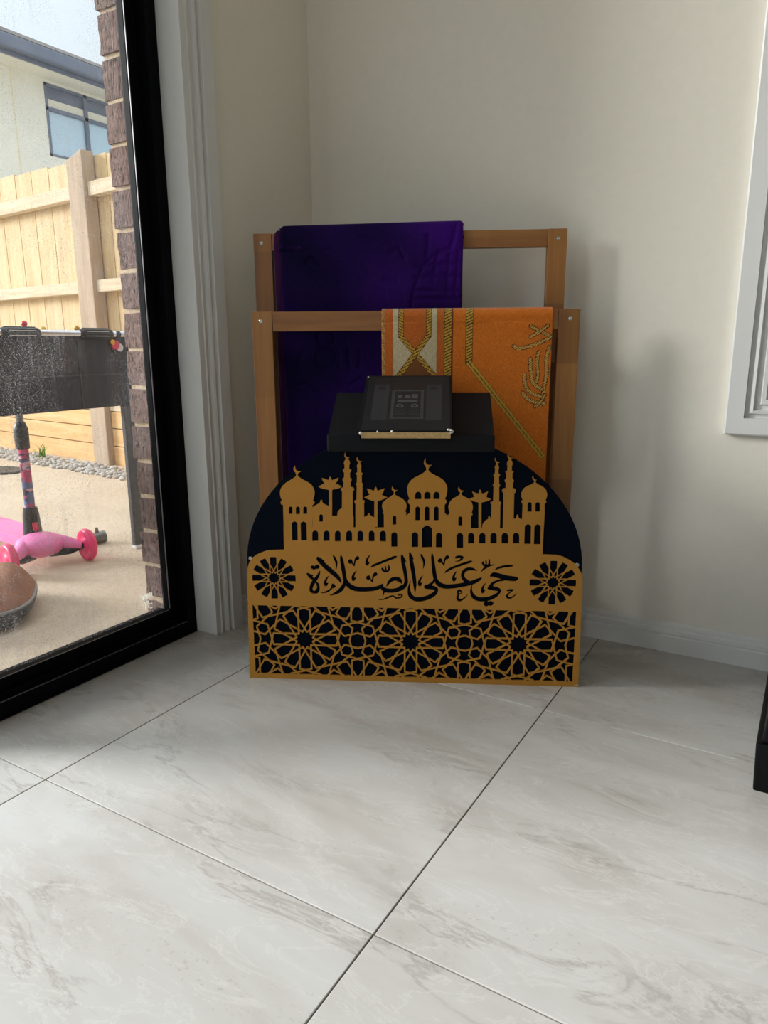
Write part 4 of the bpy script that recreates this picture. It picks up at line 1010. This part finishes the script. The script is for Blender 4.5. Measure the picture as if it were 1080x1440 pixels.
MB().box(0.0, 0.0016, -0.165, -0.1625, TZ0+0.004, 0.69-GZ).build('panel_seam', 'leg_grey', TB)
for y in (0.053, TY0+0.03):
    MB().box(-0.0225, -0.004, y-0.052, y, 0.012, TZ0-0.0003, 0.003).build('leg', 'leg_grey', TB)
    MB().box(-0.027, 0.001, y-0.054, y+0.002, 0.0, 0.0118, 0.003).build('foot', 'foot_white', TB)
MB().tube([(0.016, TY0, 0.699-GZ), (0.016, 0.03, 0.6995-GZ)], 0.0105, 14).build('chrome_rail', 'chrome', TB)
for y in (-0.367, -0.102):
    g_ = MB().tube([(0.016, y-0.062+0.124*i/16, 0.699-GZ) for i in range(17)], [0.012]+[0.0165]*15+[0.012], 16)
    for k in range(8):
        a = 2*math.pi*k/8; g_.tube([(0.016+0.0165*math.cos(a), y-0.05, 0.699-GZ+0.0165*math.sin(a)), (0.016+0.0165*math.cos(a), y+0.05, 0.699-GZ+0.0165*math.sin(a))], 0.0026, 6)
    go = g_.build('ribbed_grip', 'plastic_black', TB)
    for k in (-1, 0, 1): MB().box(0.0335, 0.0345, y-0.045, y+0.04, 0.699-GZ+k*0.007-0.0008, 0.699-GZ+k*0.007+0.0008).build('rib', 'foot_white', go)
bm = bmesh.new(); bmesh.ops.create_uvsphere(bm, u_segments=16, v_segments=10, radius=0.013); MB().bm(bm, Matrix.Translation((0.018, -0.018, 0.6985-GZ)), True).build('rail_knob', 'plastic_black', TB)
def disc(y, z, r, x0, x1, a0=0, a1=360, n=20):
    return MB().prism([(0, 0)]*(a1-a0 < 360)+[(r*math.cos(math.radians(a0+(a1-a0)*i/n)), r*math.sin(math.radians(a0+(a1-a0)*i/n))) for i in range(n+(a1-a0 < 360))], x0, x1, Matrix(((0, 0, 1, 0), (1, 0, 0, y), (0, 1, 0, z), (0, 0, 0, 1))))
bd = disc(-0.012, 0.660-GZ, 0.0235, 0.002, 0.006).build('round_badge', 'plastic_black', TB)
disc(-0.020, 0.664-GZ, 0.016, 0.0061, 0.009).build('red_patch', 'red_plastic', bd); disc(-0.002, 0.655-GZ, 0.013, 0.0061, 0.0078).build('white_patch', 'white_plastic', bd); disc(-0.031, 0.673-GZ, 0.009, 0.0061, 0.0095).build('yellow_patch', 'yellow_plastic', bd)
for y, hgt, mt_ in ((-0.415, 0.030, 'yellow_plastic'), (-0.352, 0.012, 'yellow_plastic'), (-0.300, 0.030, 'red_plastic'), (-0.238, 0.014, 'yellow_plastic'), (-0.115, 0.020, 'yellow_plastic')):
    f_ = MB().lathe([(0.0, hgt), (0.006, hgt-0.002), (0.0095, hgt-0.008), (0.0085, hgt-0.014), (0.006, hgt-0.017), (0.010, hgt-0.022), (0.010, -0.05), (0.0, -0.05)], 14, Matrix.Translation((-0.06, y, TZ1)))
    f_.build('player_figure', mt_, TB)

# pink three-wheeled scooter
SC = thing('kick_scooter', 'pink three-wheeled kids scooter with a patterned stem on the patio', 'scooter', (-2.245, 1.43, GZ), math.atan2(0.2, -0.98))
# local x runs back along the deck, y across, stem at the origin
def deckpoly():
    L = [(-0.03, 0.045), (0.03, 0.05), (0.12, 0.062), (0.30, 0.060), (0.43, 0.045), (0.47, 0.02)]
    return L+[(x_, -y_) for x_, y_ in L[::-1]]
MB().prism(deckpoly(), 0.062, 0.085).build('deck', 'pink_plastic', SC)
MB().prism([(x_*0.95, y_*0.8) for x_, y_ in deckpoly()], 0.0852, 0.0875).build('grip_mat', 'pink_plastic', SC)
hm = bmesh.new(); bmesh.ops.create_uvsphere(hm, u_segments=24, v_segments=14, radius=1.0)
MB().bm(hm, Matrix.Translation((-0.045, 0, 0.068)) @ Matrix.Diagonal((0.075, 0.078, 0.042, 1)), True).build('front_shell', 'pink_plastic', SC)
for sg in (-1, 1):
    MB().tube([(-0.055, sg*0.05, 0.072), (-0.09, sg*0.085, 0.064), (-0.115, sg*0.112, 0.055)], [0.026, 0.020, 0.012], 14).build('fender_arm', 'pink_plastic', SC)
    MB().tube([(-0.05, sg*0.03, 0.040), (-0.09, sg*0.08, 0.040), (-0.115, sg*0.122, 0.053)], [0.020, 0.014, 0.008], 12).build('truck_arm', 'plastic_black', SC)
    mt = Matrix.Translation((-0.118, sg*0.128, 0.055)) @ Matrix.Rotation(math.radians(90), 4, 'X')
    wh = MB().lathe([(0.0, 0.012), (0.020, 0.012), (0.024, 0.008), (0.038, 0.009), (0.050, 0.013), (0.055, 0.006), (0.055, -0.006), (0.050, -0.013), (0.038, -0.009), (0.024, -0.008), (0.020, -0.012), (0.0, -0.012)], 28, mt).build('wheel', 'hot_pink', SC)
    MB().lathe([(0.0, 0.0135), (0.008, 0.0135), (0.009, 0.012)], 14, mt).build('hub_cap', 'hot_pink', wh)
mt = Matrix.Translation((0.45, 0, 0.040)) @ Matrix.Rotation(math.radians(90), 4, 'X')
MB().lathe([(0.0, 0.014), (0.030, 0.014), (0.040, 0.008), (0.040, -0.008), (0.030, -0.014), (0.0, -0.014)], 24, mt).build('rear_wheel', 'hot_pink', SC)
MB().tube([(0.39, 0, 0.085), (0.43, 0, 0.112), (0.48, 0, 0.098), (0.50, 0, 0.07)], [0.020, 0.026, 0.026, 0.018], 12).build('brake_fender', 'hot_pink', SC)
MB().tube([(0, 0, 0.075), (0, 0, 0.10), (0, 0, 0.165), (0, 0, 0.19)], [0.034, 0.030, 0.026, 0.022], 18).build('stem_collar', 'plastic_black', SC)
MB().box(-0.035, -0.026, -0.008, 0.010, 0.115, 0.142, 0.002).build('release_button', 'red_plastic', SC)
def stem_col(u, v):
    rs = np.random.RandomState(9); cx = rs.rand(120); cy = rs.rand(120)*4; kk = rs.randint(0, 4, 120)
    pal = np.array([(206, 84, 130), (96, 122, 168), (236, 190, 204), (74, 66, 96)], float); V4 = v*4
    d = np.full(len(u), 9.0); k = np.zeros(len(u), int)
    for a, b, q in zip(cx, cy, kk):
        e = np.hypot(np.minimum(abs(u-a), 1-abs(u-a)), V4-b); m_ = e < d; d[m_] = e[m_]; k[m_] = q
    c = pal[k]; c[v > 0.93] = (224, 96, 140); return c
sheet('stem', 'scooter_print', SC, 40, 160, lambda u, v: (0.0165*np.cos(u*2*np.pi), 0.0165*np.sin(u*2*np.pi), 0.185+v*0.205), stem_col)['label'] = 'pink and blue patterned stem tube'
MB().tube([(0, 0, 0.388), (0, 0, 0.392), (0, 0, 0.455), (0, 0, 0.478), (0, 0, 0.48)], [0.018, 0.022, 0.023, 0.015, 0.0125], 18).build('clamp_sleeve', 'plastic_black', SC)
MB().tube([(0, 0, 0.478), (0, 0, 0.645)], 0.0118, 14).build('inner_stem', 'grey_metal', SC)
bar = Vector((0.2, -0.98, 0)); MB().tube([(0.0, -0.13, 0.65), (0.0, 0.13, 0.65)], 0.0105, 12).build('handlebar', 'plastic_black', SC)

# brown quilted cushion with a mesh rim
CU = thing('quilted_cushion', 'brown quilted cushion with dark grey mesh rim lying on the patio by the glass', 'cushion', (-1.99, 0.92, GZ), math.radians(52))
def puff(u, v):
    a = u*2*np.pi; e = 0.62; cx_, sx_ = np.cos(a), np.sin(a)
    rx = np.sign(cx_)*np.abs(cx_)**e; ry = np.sign(sx_)*np.abs(sx_)**e
    return rx, ry
NU = 96
def ring(s, z, wob=0.0):
    u = np.arange(NU)/NU; rx, ry = puff(u, 0); return [(0.285*s*x_, 0.20*s*y_, z+wob*math.sin(9*math.pi*k/NU*2)) for k, (x_, y_) in enumerate(zip(rx, ry))]
def ringmesh(rings, cap):
    m_ = MB(); vs = [p for r in rings for p in r]; n = NU
    fs = [(i*n+k, i*n+(k+1) % n, (i+1)*n+(k+1) % n, (i+1)*n+k) for i in range(len(rings)-1) for k in range(n)]
    m_.add(vs, fs, True)
    if cap: m_.add(rings[-1], [tuple(range(n))], True)
    return m_
ringmesh([ring(0.60, 0.0), ring(0.80, 0.002), ring(0.92, 0.012), ring(0.98, 0.028), ring(1.0, 0.042), ring(0.985, 0.049)], False).build('mesh_rim', 'mesh_rim', CU)
ringmesh([ring(0.985, 0.049), ring(1.003, 0.052), ring(1.0, 0.058), ring(0.98, 0.058)], False).build('piping', 'grey_piping', CU)
top = []
for k, s_ in enumerate(np.linspace(0.985, 0.02, 22)):
    r_ = []
    for (x_, y_, z_) in ring(s_, 0.0):
        q = abs(math.sin(x_*17+0.5*math.sin(y_*9)))*abs(math.sin(y_*12+1.1)); r_.append((x_, y_, 0.052+0.098*(1-s_**7)*(0.45+0.55*q**0.5)))
    top.append(r_)
ringmesh(top, True).build('quilted_top', 'brown_quilt', CU)

# small things on the patio
TP = thing('tap_fitting', 'small grey metal fitting with a thin wire lying on the patio beyond the scooter', 'fitting', (-2.258, 1.676, GZ), math.radians(57))
MB().tube([(-0.042, -0.01, 0.022), (0.0, 0.0, 0.022), (0.040, 0.012, 0.024)], [0.018, 0.021, 0.022], 14).build('body', 'grey_metal', TP)
MB().tube([(0.012, 0.004, 0.04), (0.012, 0.004, 0.062)], [0.009, 0.005], 10).build('spout', 'grey_metal', TP)
MB().tube([(-0.045, -0.01, 0.022), (-0.09, -0.03, 0.018), (-0.13, -0.06, 0.006)], 0.0018, 6).build('wire', 'grey_metal', TP)
dp = MB().prism([(0.16*math.cos(i*math.pi/12), 0.11*math.sin(i*math.pi/12)) for i in range(24)], 0.0, 0.012).build('drain_cover', 'dark_plate'); dp.location = (-4.13, 2.47, GZ); dp['label'] = 'flat dark oval drain cover on the patio near the fence'; dp['category'] = 'drain cover'
